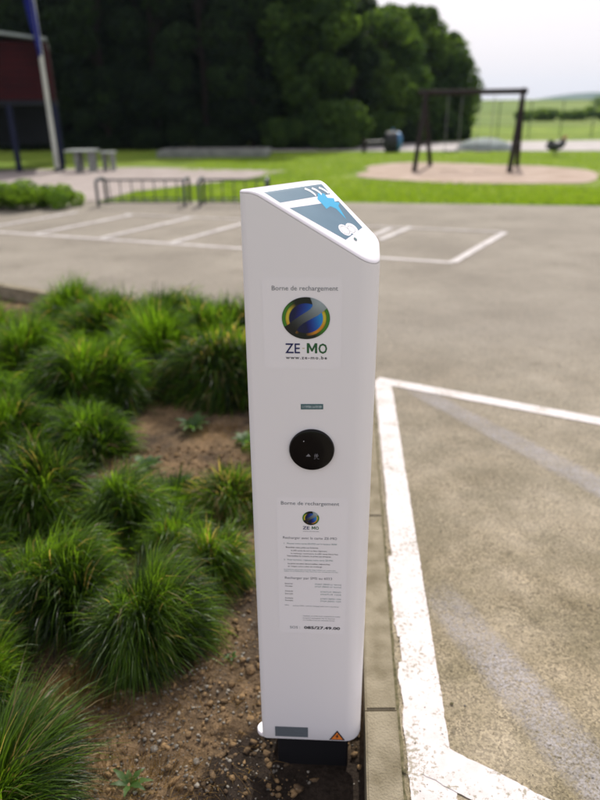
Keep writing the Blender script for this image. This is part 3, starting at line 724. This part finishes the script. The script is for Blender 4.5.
# dry thatch between tufts (uncountable)
g = np.random.default_rng(50); Vs = []; Fs = []; Ts = []; off = 0
spots = [(-.72, 1.46, .11, .15, 1500), (-.36, 1.55, .14, .12, 260), (-.45, 1.2, .2, .1, 300), (-.30, 1.45, .25, .35, 420), (-.58, 1.40, .06, .10, 160), (-.28, 2.2, .10, .1, 200), (-.42, 2.72, .3, .1, 420), (-.75, 1.2, .1, .06, 160), (-.45, 3.35, .16, .08, 300)]
for (cx, cy, sx, sy, n) in spots:
    V, F, ti = blades(n, 1, .075, .4, .0022, 1.25, 3, int(cx*-1000), (sx, sy), .5, 0)
    V[:, 0] += cx; V[:, 1] += cy; V[:, 2] -= .078; Vs.append(V); Fs.append(F+off); Ts.append(ti*0+np.repeat(g.random(n)*.85, 8)); off += len(V)
fromnp('dry_thatch', np.concatenate(Vs), np.concatenate(Fs), M['blade_dry'], None, np.concatenate(Ts), kind='stuff', label='dry brown grass litter on the soil', cat='dry grass')

# pebbles and clods (uncountable), every one a solid faceted lump
def lumps(name, pts, mt, label, cat, seed):
    g = np.random.default_rng(seed); b = bmesh.new(); bmesh.ops.create_icosphere(b, subdivisions=1, radius=1)
    bv = np.array([v.co for v in b.verts]); bf = np.array([[v.index for v in f.verts] for f in b.faces]); b.free()
    n = len(pts); k = len(bv); P = np.array(pts)
    J = 1 + g.normal(0, .28, (n, k, 1)).clip(-.5, .6); sc = P[:, None, 3:4]*np.stack([g.uniform(.7, 1.3, n), g.uniform(.7, 1.2, n), g.uniform(.35, .75, n)], 1)[:, None, :]
    a = g.random(n)*2*np.pi; c, s = np.cos(a), np.sin(a)
    W = bv[None]*J*sc; X = W[..., 0]*c[:, None]-W[..., 1]*s[:, None]; Y = W[..., 0]*s[:, None]+W[..., 1]*c[:, None]
    W = np.stack([X, Y, W[..., 2]], 2) + P[:, None, :3]
    F = (bf[None] + (np.arange(n)*k)[:, None, None]).reshape(-1, 3)
    return fromnp(name, W.reshape(-1, 3), F, mt, kind='stuff', label=label, cat=cat)
g = np.random.default_rng(5); P1 = []; P2 = []
def soil_z(x, y): return -.085 + .022*fbm(x, y, 2.2) + .014*fbm(x, y, 14) + .012*abs(fbm(x, y, 48, 3)) - .05*math.exp(-((x-.03)/.14)**4-((y-1.26)/.15)**4)
for _ in range(6500):
    y = g.uniform(.85, 2.4); x = g.uniform(-.80, kerb_l(y)-.012)
    dens = math.exp(-((x+.40)/.22)**2 - ((y-1.38)/.32)**2)
    r = .0018 + .0055*g.random()**3
    if g.random() < .25 + .9*dens: P1.append((x, y, soil_z(x, y)+r*.35, r))
for _ in range(9000):
    y = g.uniform(.85, 3.2); x = g.uniform(-1.0, kerb_l(y)-.012); r = .002 + .011*g.random()**3.5
    P2.append((x, y, soil_z(x, y)+r*.2, r))
lumps('pebbles', P1, M['stone'], 'grey pebbles scattered on the soil by the post', 'pebbles', 1)
lumps('earth_clods', P2, M['clod'], 'brown crumbs and clods of earth on the bed', 'soil', 2)
# grit on the asphalt edge
P3 = []
for _ in range(1500):
    y = .8 + 3.0*g.random()**1.5
    x = kerb_r(y) + .012 + abs(g.normal(0, .02)) if g.random() < .45 else g.uniform(.3, 1.6)
    r = .0008 + .0022*g.random()**3; P3.append((x, y, .002, r))
lumps('grit', P3, M['stone'], 'loose grit on the asphalt along the kerb', 'grit', 3)
# single stones that can be picked out
for k, (x, y, r, lab) in enumerate(((-.168, 1.60, .017, 'brown stone just left of the post, the largest on the lit soil'), (-.225, 1.545, .013, 'round stone left of the largest one on the lit soil'),
                                    (-.43, 1.33, .011, 'pale stone among the pebbles in the shade of the tuft'), (-.30, 1.28, .010, 'whitish stone midway between weed and post'),
                                    (.44, 1.40, .005, 'black speck of stone on the asphalt'), (.268, 1.185, .006, 'dark pebble in the joint beside the kerb'))):
    b = bmesh.new(); bmesh.ops.create_icosphere(b, subdivisions=3, radius=r)
    for v in b.verts: v.co *= 1 + .22*noise.noise(v.co*(1.1/r) + Vector((k*7, 0, 0))); v.co.z *= .7
    me = bpy.data.meshes.new('stone'); b.to_mesh(me); b.free(); me.polygons.foreach_set('use_smooth', [True]*len(me.polygons))
    o = link('stone', me, M['clod'] if k < 2 else (M['mastic'] if k > 3 else M['stone']), None, label=lab, cat='stone')
    o.location = (x, y, (soil_z(x, y) if x < .1 else .002) + r*.4)

# broad-leaved weeds
def leaf_mesh(n, Ll, wl, seed, up=.6):
    g = np.random.default_rng(seed); V = []; F = []; T = []
    for i in range(n):
        az = 2*math.pi*(i/n) + g.uniform(-.4, .4); L = Ll*g.uniform(.6, 1.15); el = up*g.uniform(.6, 1.3); b0 = len(V); ti = g.uniform(.2, .85)
        for k in range(7):
            t_ = k/6; e = el*(1 - 1.3*t_); ww = wl*math.sin(math.pi*min(1, t_**.8*.96+.04))*(1+.18*math.sin(k*2.7))
            h = L*t_; z = L*math.sin(el)*(t_ - .65*t_*t_)*1.6 + .004
            for s in (-1, 0, 1):
                V.append((h*math.cos(az) - s*ww*math.sin(az), h*math.sin(az) + s*ww*math.cos(az), z + abs(s)*.15*ww)); T.append(ti)
        for k in range(6):
            for s in (0, 1): a = b0 + k*3 + s; F.append((a, a+1, a+4, a+3))
    return V, F, T
def weed(x, y, n, L, w_, seed, label, up=.7):
    V, F, T = leaf_mesh(n, L, w_, seed, up)
    o = fromnp('weed', V, F, M['broad'], None, T, smooth=True, label=label, cat='weed', group='small broad-leaved weeds'); o.location = (x, y, soil_z(x, y)-.002)
weed(-.475, 1.215, 7, .062, .0085, 1, 'pale green rosette weed growing among the pebbles at the bottom')
weed(-.435, 1.10, 5, .05, .008, 2, 'small weed at the very bottom edge, in front of the rosette')
weed(-.235, 1.655, 5, .03, .006, 3, 'tiny seedling on the lit soil beside the large tuft')
for k, (x, y, L, lab) in enumerate(((-.52, 2.32, .09, 'leafy weed in the dark gap behind the large tuft'), (-.42, 2.50, .08, 'round-leaved weed right of the dark gap'), (-.62, 2.72, .09, 'weed at the near edge of the bare soil strip'),
        (-.80, 2.95, .10, 'weed in the middle of the bare soil strip, left'), (-.62, 3.42, .12, 'weed sitting in the dark hollow under the brown clump'), (-.30, 3.2, .09, 'weed on the bare soil close to the post'), (-.95, 2.7, .10, 'weed left of the bare soil strip'))):
    weed(x, y, 11, L, .020, 20+k, lab, .9)

# ------------------------------------------------------------------ shrubs by the paving
def leaf_blob(lobes, n, size, seed, flat=.5, jit=.3):
    """small leaf cards on and inside overlapping lobes"""
    g = np.random.default_rng(seed); Lb = np.array(lobes); wt = Lb[:, 3]**2; idx = g.choice(len(Lb), n, p=wt/wt.sum())
    d = g.normal(0, 1, (n, 3)); d /= np.linalg.norm(d, axis=1)[:, None]
    rr_ = (1 - np.abs(g.normal(0, .16, n))).clip(.3, 1.08) + g.normal(0, .05, n)
    C = Lb[idx, :3] + d*(Lb[idx, 3]*rr_)[:, None]*np.array([1, 1, .85])
    nrm = d + g.normal(0, jit*1.6, (n, 3)); nrm /= np.linalg.norm(nrm, axis=1)[:, None]
    a = np.cross(nrm, g.normal(0, 1, (n, 3))); a /= np.linalg.norm(a, axis=1)[:, None]; b_ = np.cross(nrm, a)
    s = (size*g.uniform(.5, 1.4, n))[:, None]
    V = np.stack([C - a*s*.5, C + b_*s*.32 - a*s*.1 + nrm*s*.08, C + a*s*.55, C - b_*s*.32 + a*s*.05 - nrm*s*.05], 1).reshape(-1, 3)
    F = np.arange(n*4).reshape(n, 4)
    lobe_t = g.random(len(Lb))*.45
    ti = (lobe_t[idx] + g.random(n)*.40).clip(0, .86)
    return V, F, np.repeat(ti, 4)
def shrub(x, y, lobes, n, size, label, seed, mt='shrub'):
    r_ = empty('shrub', (x, y, 0), label=label, cat='shrub', group='low shrubs beside the paving')
    V, F, T = leaf_blob(lobes, n, size, seed); fromnp('foliage', V, F, M[mt], r_, T)
    b = BM()
    for k in range(5): a = k*1.3; b.tube([(0, 0, -.02), (.1*math.cos(a), .1*math.sin(a), .12), (.3*math.cos(a), .25*math.sin(a), .26)], .012, 5, .005)
    b.build('stem', M['bark'], r_)
g = random.Random(3)
def lob(n, rx, ry, z0, z1, r_a, r_b, sd):
    q = random.Random(sd); return [(q.uniform(-rx, rx), q.uniform(-ry, ry), q.uniform(z0, z1), q.uniform(r_a, r_b)) for _ in range(n)]
shrub(-4.55, 12.65, lob(12, .35, .3, .10, .28, .14, .22, 1), 5200, .05, 'right-hand pale green low shrub beside the bicycle rack', 1)
shrub(-5.45, 12.4, lob(16, .5, .35, .12, .38, .16, .26, 2), 7500, .05, 'middle pale green low shrub in front of the flagpole', 2)
shrub(-6.6, 12.3, lob(16, .6, .4, .12, .40, .18, .28, 3), 7000, .055, 'left-hand low shrub cut by the left edge of the photo', 3)

# ------------------------------------------------------------------ bicycle racks
def rack(x0, x1, y0, label, slope=-.03):
    L_ = x1-x0; r_ = empty('bicycle_rack', (x0, y0, 0), math.atan(slope), label=label, cat='bicycle rack', group='bicycle racks at the edge of the lot')
    H_ = .48
    for X in (0, L_):
        BM().tube([(X, -.02, 0), (X, -.02, H_-.06), (X, .02, H_-.015), (X, .07, H_), (X, .42, H_), (X, .47, H_-.015), (X, .50, H_-.06), (X, .50, 0)], .028, 8).build('end_hoop', M['rack'], r_, smooth=True)
    BM().tube([(.0, .06, H_-.005), (L_, .06, H_-.005)], .019, 6).build('top_rail', M['rack'], r_, smooth=True)
    BM().tube([(.0, .06, .08), (L_, .06, .08)], .014, 6).build('bottom_rail', M['rack'], r_, smooth=True)
    BM().tube([(.0, .46, .10), (L_, .46, .10)], .014, 6).build('bottom_rail', M['rack'], r_, smooth=True)
    k = 1
    while k*.21 < L_-.1:
        X = k*.21; BM().tube([(X, .06, .08), (X, .06, H_-.005)], .012, 6).build('wheel_bar', M['rack'], r_)
        BM().tube([(X, .06, .08), (X, .46, .10)], .007, 5).build('wheel_bar', M['rack'], r_); k += 1
rack(-3.72, -2.10, 12.62, 'black tubular bicycle rack on the left, nearest the shrubs')
rack(-1.82, -.58, 12.52, 'black tubular bicycle rack running behind the post')

# ------------------------------------------------------------------ building on posts, flagpole, table
bl = empty('raised_pavilion', (-9.94, 21.87, 0), R(18), label='dark red clad pavilion raised on navy columns at the left edge', cat='building')
W2 = 2.45
# upper storey boards
for k in range(8):
    BM().box((0, 0, 1.98+.19*k+.095-.01), (2*W2, 3.0, .175), bev=.008).build('cladding_board', M['red_wall'], bl)
BM().box((0, 0, 2.7), (2*W2-.06, 2.94, 1.44)).build('wall', M['dark_wall'], bl)
BM().box((0, 0, 1.90), (2*W2+.06, 3.06, .12)).build('floor_slab', M['dark_wall'], bl)
V = []; n = 14
for i in range(n+1):
    x = -W2-.35 + (2*W2+.35)*i/n; z = 3.50 + .20*math.sin(math.pi*min(1, max(0, i/n*1.02)))
    for (dy, dz) in ((-1.8, 0), (1.8, 0), (1.8, .07), (-1.8, .07)): V.append((x, dy, z+dz))
F = [(0, 1, 2, 3), (n*4+3, n*4+2, n*4+1, n*4)]
for i in range(n):
    for j in range(4): F.append((i*4+j, (i+1)*4+j, (i+1)*4+(j+1) % 4, i*4+(j+1) % 4))
pydata('roof', V, F, M['roof'], bl)
for k, (x, y) in enumerate(((W2-.09, -1.42), (1.15, -1.42), (.1, -1.42), (-1.2, -1.42), (-2.3, -1.42), (W2-.09, 1.42), (.1, 1.42), (-2.3, 1.42))):
    BM().box((x, y, .92), (.22 if k in (0, 5) else .16, .2, 1.84), bev=.01).build('column', M['navy'], bl)
BM().box((.0, 1.2, 1.25), (2*W2-.3, .08, 1.15)).build('back_panel', M['dark_wall'], bl)
fr = BM().box((.55, -1.52, 2.72), (.30, .03, .42), bev=.005).build('window', M['wood'], bl); BM().box((.55, -1.545, 2.72), (.22, .02, .34)).build('pane', mat('dim_glass', (.05, .06, .05), .1), fr)
BM().box((.55, -1.56, 2.50), (.36, .06, .025)).build('sill', M['wood'], fr)

fp = empty('flagpole', (-7.21, 20.74, 0), label='pale metal flagpole with a limp navy flag, beside the red pavilion', cat='flagpole')
BM().tube([(0, 0, 0), (0, 0, 4), (0, 0, 8)], .075, 12, .045).build('pole', M['pole'], fp, smooth=True)
BM().lathe([(.16, 0), (.16, .03), (.10, .05), (.08, .12)], n=16).build('base', M['dark_steel'], fp)
BM().lathe([(.02, 8.0), (.07, 8.03), (.07, 8.1), (.02, 8.14)], n=12).build('finial', M['pole'], fp)
V = []; F = []; nu, nv = 22, 26
for j in range(nv+1):
    for i in range(nu+1):
        s = i/nu; z = 7.7 - 4.6*(j/nv) + .25*s*math.sin(3*s); t_ = j/nv
        x = -.06 - .26*s*(.35+.65*math.sin(math.pi*min(1, t_*1.02)) ) ; y = .08*math.sin(s*14 + t_*2.2)*(.4+.6*s)
        V.append((x + .03*math.sin(t_*9+s*5)+.10, y-.09, z - .12*s))
for j in range(nv):
    for i in range(nu): a = j*(nu+1)+i; F.append((a, a+1, a+nu+2, a+nu+1))
fl = pydata('flag_cloth', V, F, M['flag'], fp, smooth=True)
mo = fl.modifiers.new('s', 'SOLIDIFY'); mo.thickness = .004

tb = empty('picnic_table', (-6.40, 20.7, 0), R(-3), label='grey slab picnic table on sturdy legs beside the navy column', cat='table')
for k in range(4): BM().box((0, -.27+.18*k, .60), (.82, .165, .05), bev=.006).build('board', M['table'], tb)
for X in (-.12, .28): BM().box((X, 0, .285), (.12, .5, .57), bev=.008).build('leg', M['concrete'], tb)
be = empty('bench', (-5.72, 21.0, -.03), R(-3), label='low bench just right of the picnic table', cat='bench')
for k in range(2): BM().box((0, -.1+.2*k, .56), (.42, .18, .05), bev=.006).build('board', M['table'], be)
for X in (-.12, .12): BM().box((X, 0, .265), (.08, .3, .53), bev=.006).build('leg', M['concrete'], be)
sl = empty('sandbox', (-3.3, 28.0, 0), R(-2), label='long low grey walled sandbox on the lawn before the wood', cat='sandbox')
for (c, d) in (((0, -1.0, .13), (4.3, .16, .26)), ((0, 1.0, .13), (4.3, .16, .26)), ((-2.07, 0, .128), (.16, 1.83, .256)), ((2.07, 0, .128), (.16, 1.83, .256))):
    BM().box(c, d, bev=.015).build('side_wall', M['concrete'], sl)
BM().box((0, 0, .05), (3.95, 1.8, .1)).build('sand_fill', M['sand'], sl)

# ------------------------------------------------------------------ playground
sw = empty('swing_frame', (5.0, 20.6, 0), label='timber A-frame swing with two seats standing in the sand pit', cat='swing')
def pt(x, y, z): return (x-5.0, y-20.6, z)
Lt, Rt = (3.62, 20.92, 2.08), (6.44, 20.50, 2.10)
BM().tube([pt(3.50, 20.94, 2.08), pt(6.52, 20.49, 2.10)], .075, 12).build('crossbar', M['wood'], sw, smooth=True)
for (bx, by), tp in (((3.32, 19.8), (3.72, 20.86, 2.14)), ((4.19, 22.0), (3.68, 20.97, 2.14)), ((5.90, 19.3), (6.40, 20.46, 2.16)), ((6.87, 21.75), (6.42, 20.56, 2.16))):
    BM().tube([pt(bx, by, 0), pt(*tp)], .075, 10, .065).build('leg', M['wood'], sw, smooth=True)
for a, b_ in (((3.46, 20.15, .72), (3.97, 21.5, .72)), ((6.07, 19.75, .72), (6.70, 21.3, .72))): BM().tube([pt(*a), pt(*b_)], .045, 8).build('brace', M['wood'], sw, smooth=True)
for xc in (4.55, 5.45):
    yy = 20.92 - (xc-3.62)*.149
    st = BM().box((xc-5.0, yy-20.6, .50), (.44, .17, .035), bev=.01).build('seat', M['rubber'], sw)
    for s in (-.2, .2): BM().tube([pt(xc+s, yy, .52), pt(xc+s, yy, 2.0)], .010, 5).build('chain', M['chain'], sw)
pm = empty('play_mound', (8.35, 31.3, 0), label='grey half-round climbing mound behind the swing', cat='play mound')
prof = [(1.2, -.02)] + [(1.2*math.cos(a), .50*math.sin(a)) for a in np.linspace(.05, 1.5, 10)]
BM().lathe(prof, n=28).build('dome', M['mound'], pm, smooth=True)
BM().lathe([(1.28, -.02), (1.30, .03), (1.22, .06)], n=28).build('rim', M['concrete'], pm)
# round black and blue barrel on a stand, joined by a bar to a short post
br = empty('play_barrel', (4.02, 29.9, -.08), R(8), label='round black barrel with a blue end on the lawn left of the swing', cat='play equipment')
BM().lathe([(.30, -.34), (.38, -.30), (.43, -.1), (.43, .10), (.40, .14)], (0, 0, .50), 24, 'X').build('barrel', M['rubber'], br, smooth=True)
BM().lathe([(.40, .14), (.38, .28), (.30, .34), (.2, .36)], (0, 0, .50), 24, 'X').build('end_cap', M['blue'], br, smooth=True)
BM().tube([(0, 0, .88), (0, 0, 1.02)], .05, 8).build('knob', M['blue'], br)
BM().box((0, 0, .06), (.5, .4, .12), bev=.01).build('stand', M['dark_steel'], br)
BM().tube([(-.34, 0, .52), (-1.2, .1, .48)], .04, 8).build('bar', M['dark_steel'], br)
BM().tube([(-1.2, .1, 0), (-1.2, .1, .62)], .085, 10).build('short_post', M['wood'], br)
rd = empty('spring_rider', (9.85, 26.7, 0), R(20), label='small dark spring rider with a red head, right of the swing', cat='spring rider')
sp = [(.09*math.cos(a), .09*math.sin(a), .02+.022*a/1.2) for a in np.linspace(0, 4*2*math.pi/2, 40)]
BM().tube(sp, .014, 5).build('spring', M['dark_steel'], rd)
b = BM(); b.tube([(-.32, 0, .42), (-.2, 0, .34), (0, 0, .33), (.2, 0, .38), (.30, 0, .52)], .19, 10, .13); b.build('saddle_body', M['dark_steel'], rd, smooth=True)
BM().tube([(.24, 0, .42), (.30, 0, .62), (.40, 0, .68)], .08, 8, .05).build('head', M['red'], rd, smooth=True)
BM().tube([(.18, -.2, .55), (.18, .2, .55)], .02, 6).build('handle', M['chain'], rd)
BM().tube([(-.3, 0, .40), (-.40, 0, .58)], .06, 8, .03).build('tail', M['dark_steel'], rd)

# mesh fence beyond the path
fe = empty('mesh_fence', (15, 44, 0), label='tall thin green mesh fence along the far side of the path', cat='fence')
for k in range(14):
    X = -4.5 + 1.9*k
    BM().tube([(X, -.12*k, 0), (X, -.12*k, 2.15)], .03, 6).build('post', M['fence'], fe)
for z in (.15, .75, 1.45, 2.1): BM().tube([(-4.5, 0, z), (-4.5+1.9*13, -.12*13, z)], .012, 5).build('wire', M['fence'], fe)
# hedges across the field
def hedge(x0, x1, y0, h, n, label, seed):
    r_ = empty('hedge', ((x0+x1)/2, y0, 0), label=label, cat='hedge'); q = random.Random(seed); Ls = []
    base = gz((x0+x1)/2, y0)
    for k in range(int((x1-x0)/.55)): Ls.append((x0-(x0+x1)/2 + k*.55 + q.uniform(-.3, .3), q.uniform(-.5, .5), base + h*q.uniform(.35, .65), h*q.uniform(.38, .62)))
    V, F, T = leaf_blob(Ls, n, .32, seed); fromnp('foliage', V, F, M['hedge'], r_, T)
    b = BM()
    for k in range(0, len(Ls), 3): b.tube([(Ls[k][0], Ls[k][1], base-.3), (Ls[k][0], Ls[k][1], base+h*.6)], .06, 5)
    b.build('stems', M['bark'], r_)
hedge(22, 52, 70, 1.1, 9000, 'dark hedge line crossing the far field', 31)
hedge(46, 75, 110, 1.9, 7000, 'farther hedge near the crest of the field at the right edge', 32)

# ------------------------------------------------------------------ the wood
def crown_lobes(H_, R_, seed, cone=0.0, z0=.12):
    q = random.Random(seed); Ls = []
    for _ in range(60):
        t_ = q.random()**.85; z = H_*(z0 + (1-z0)*t_); prof = (math.sin(math.pi*min(1, (t_*.80+.16)))**.6)*(1-cone) + (1-t_)*cone*1.25 + .05
        a = q.uniform(0, 2*math.pi); rad = R_*prof*q.uniform(.45, .85); r_ = R_*q.uniform(.20, .38)*(.55+.6*prof)
        Ls.append((rad*math.cos(a), rad*math.sin(a), min(z, H_-r_*.8), r_))
    Ls.append((0, 0, H_-R_*.25, R_*.25)); return Ls
def tree_mesh(H_, R_, n, size, seed, cone, mt):
    Ls = crown_lobes(H_, R_, seed, cone)
    V, F, T = leaf_blob(Ls, n, size, seed)
    me = bpy.data.meshes.new('crown'); o = fromnp('crown', V, F, M[mt], None, T); cm = o.data; bpy.data.objects.remove(o)
    b = BM(); b.tube([(0, 0, -.1), (.05, 0, H_*.3), (-.05, .05, H_*.65), (0, 0, H_*.92)], .17, 8, .03)
    q = random.Random(seed)
    for l in Ls[:16]:
        zz = max(.6, l[2]*.7); b.tube([(0, 0, zz), (l[0]*.5, l[1]*.5, (zz+l[2])/2), (l[0]*.95, l[1]*.95, l[2])], .05, 5, .012)
    o = b.build('trunk', M['bark']); tm = o.data; bpy.data.objects.remove(o)
    return cm, tm
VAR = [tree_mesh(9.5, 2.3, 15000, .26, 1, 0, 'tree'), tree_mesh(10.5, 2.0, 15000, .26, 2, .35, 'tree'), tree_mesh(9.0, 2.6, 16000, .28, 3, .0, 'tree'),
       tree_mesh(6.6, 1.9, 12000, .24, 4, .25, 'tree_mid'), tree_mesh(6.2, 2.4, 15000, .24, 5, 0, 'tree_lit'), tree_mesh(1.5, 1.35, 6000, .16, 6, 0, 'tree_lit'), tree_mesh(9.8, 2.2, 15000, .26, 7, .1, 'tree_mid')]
def tree(x, y, v, s, label, group='trees of the dense wood', rz=None, sz=1):
    r_ = empty('tree', (x, y, 0), label=label, cat='tree', group=group)
    rz = random.uniform(0, 6.28) if rz is None else rz
    for nm, me in zip(('crown', 'trunk'), VAR[v]):
        o = link(nm, me, None, r_); o.scale = (s, s, s*sz); o.rotation_euler = (0, 0, rz)
q = random.Random(11)
k = 0
for x in np.arange(-26, 1.0, 2.15):
    tree(x + q.uniform(-.5, .5), 34.3 + q.uniform(-.7, .7), ([0, 1, 2, 1][k % 4] if x < -3.5 else [6, 1][k % 2]), q.uniform(.92, 1.12), 'tall dark tree in the front row of the dense wood behind the lawn'); k += 1
for x in np.arange(-30, .6, 2.6):
    tree(x + q.uniform(-.6, .6), 38 + q.uniform(-.8, .8), [1, 2, 0][k % 3], q.uniform(1.0, 1.2), 'tall dark tree in the rear rows of the dense wood'); k += 1
for x in np.arange(-34, .2, 3.2):
    tree(x + q.uniform(-.6, .6), 42.5 + q.uniform(-.8, .8), [2, 0, 1][k % 3], q.uniform(1.05, 1.25), 'tall dark tree in the rear rows of the dense wood'); k += 1
tree(.55, 36.6, 6, .98, 'tall tree at the right end of the front row of the wood'); tree(2.4, 39.5, 6, .66, 'tree filling the gap behind the pointed one')
tree(2.7, 36.0, 1, .61, 'pointed tree at the right shoulder of the dense wood')
tree(4.3, 38.6, 4, 1.02, 'rounded tree stepping down beside the pointed one')
tree(5.3, 41.2, 3, 1.04, 'slim dark tree between the two rounded ones behind the barrel')
tree(6.9, 42.3, 3, 1.06, 'pointed tree above the left leg of the swing')
tree(8.5, 43.3, 4, .93, 'broad tree behind the swing crossbar')
tree(8.95, 44.5, 3, .72, 'smaller tree at the sloping right end of the wood')
tree(9.7, 45.5, 5, 1.25, 'lowest tree at the right end of the wood behind the swing', sz=.9)
tree(6.0, 46.5, 2, .78, 'tree in the second row behind the swing'); tree(3.2, 43, 0, .82, 'tree in the second row behind the rounded tree'); tree(8.8, 48, 4, .95, 'tree farthest back behind the broad one')
tree(1.75, 33.2, 5, 1.18, 'round bright bush at the foot of the wood', 'bushes before the wood', sz=1.15)
for k, (x, y, s, lab) in enumerate(((-.6, 33.2, .9, 'bush at the foot of the wood left of the round one'), (3.9, 36.4, 1.05, 'bush at the foot of the wood behind the barrel'), (5.6, 39.3, 1.2, 'bush below the trees left of the swing'), (7.6, 41.2, 1.25, 'bush below the trees inside the swing frame'), (8.9, 42.6, 1.0, 'last bush below the trees at the right'))):
    tree(x, y, 5, s, lab, 'bushes before the wood')
# dark undergrowth along the foot of the wood
Ls = [(x, 33.6 + q.uniform(-.3, .9) + max(0, x-2)*1.15, q.uniform(.2, .9), q.uniform(.5, .85)) for x in np.arange(-27, 10, .55)]
V, F, T = leaf_blob(Ls, 30000, .24, 77); fromnp('undergrowth', V, F, M['tree'], None, T, kind='stuff', label='dark undergrowth along the foot of the wood', cat='undergrowth')
Ls = [(x, 40.2 + q.uniform(-.4, .4) + max(0, x-2)*1.0, q.uniform(.5, 2.6), q.uniform(.8, 1.2)) for x in np.arange(-30, 4, .5)]
V, F, T = leaf_blob(Ls, 24000, .34, 78); fromnp('undergrowth', V, F, M['tree'], None, T, kind='stuff', label='dark thicket deep inside the wood', cat='undergrowth')

# short grass standing on the lawn strips (uncountable)
g = np.random.default_rng(9)
def lawn_pts(n):
    out = []
    while len(out) < n:
        y = 12.4 + 17*g.random()**1.6; x = g.uniform(-.42, .48)*y*1.1
        if x > 0 and y < 12.95 - .165*(x-1.55) + .05: continue
        if x <= 0 and y < 13.45: continue
        if x < -3.6 or (y < 20.6 and x < -1.3 - (18.2-y)*.78 and x < -1): continue
        if 13 < y < 20.6 and x < -1.3: 
            if y > 15 + (x+3.7)*1.25: continue
        u_ = ((x-4.95)*3.1 - (y-19.7)*.95)/(3.0*3.1+.95*1.35); v_ = ((x-4.95)*1.35 + (y-19.7)*3.0)/(3.0*3.1+.95*1.35)
        if max(abs(u_), abs(v_)) < 1.0: continue
        out.append((x, y))
    return np.array(out)
P = lawn_pts(42000); n = len(P); a = g.random(n)*6.283; h = g.uniform(.025, .07, n); w_ = .010
le = g.normal(0, .025, (n, 2))
V = np.stack([np.stack([P[:, 0]-np.cos(a)*w_, P[:, 1]-np.sin(a)*w_, np.full(n, -.01)], 1), np.stack([P[:, 0]+np.cos(a)*w_, P[:, 1]+np.sin(a)*w_, np.full(n, -.01)], 1), np.stack([P[:, 0]+le[:, 0], P[:, 1]+le[:, 1], h], 1)], 1).reshape(-1, 3)
fromnp('lawn_blades', V, np.arange(3*n).reshape(n, 3), M['lawnblade'], None, np.repeat(g.random(n)*.85, 3), kind='stuff', label='short mown grass of the lawn beyond the lot', cat='grass')

# thin air between here and the hills
hz = BM().box((0, 700, 33), (3400, 2400, 80)).build('haze', None, None)
hz['kind'] = 'stuff'
m = bpy.data.materials.new('haze_air'); m.use_nodes = True; t = m.node_tree; t.nodes.clear()
o_ = t.nodes.new('ShaderNodeOutputMaterial'); pv = t.nodes.new('ShaderNodeVolumePrincipled')
pv.inputs['Color'].default_value = (.66, .84, 1.0, 1); pv.inputs['Density'].default_value = .0002; pv.inputs['Anisotropy'].default_value = .3
t.links.new(pv.outputs[0], o_.inputs['Volume']); hz.data.materials.append(m)
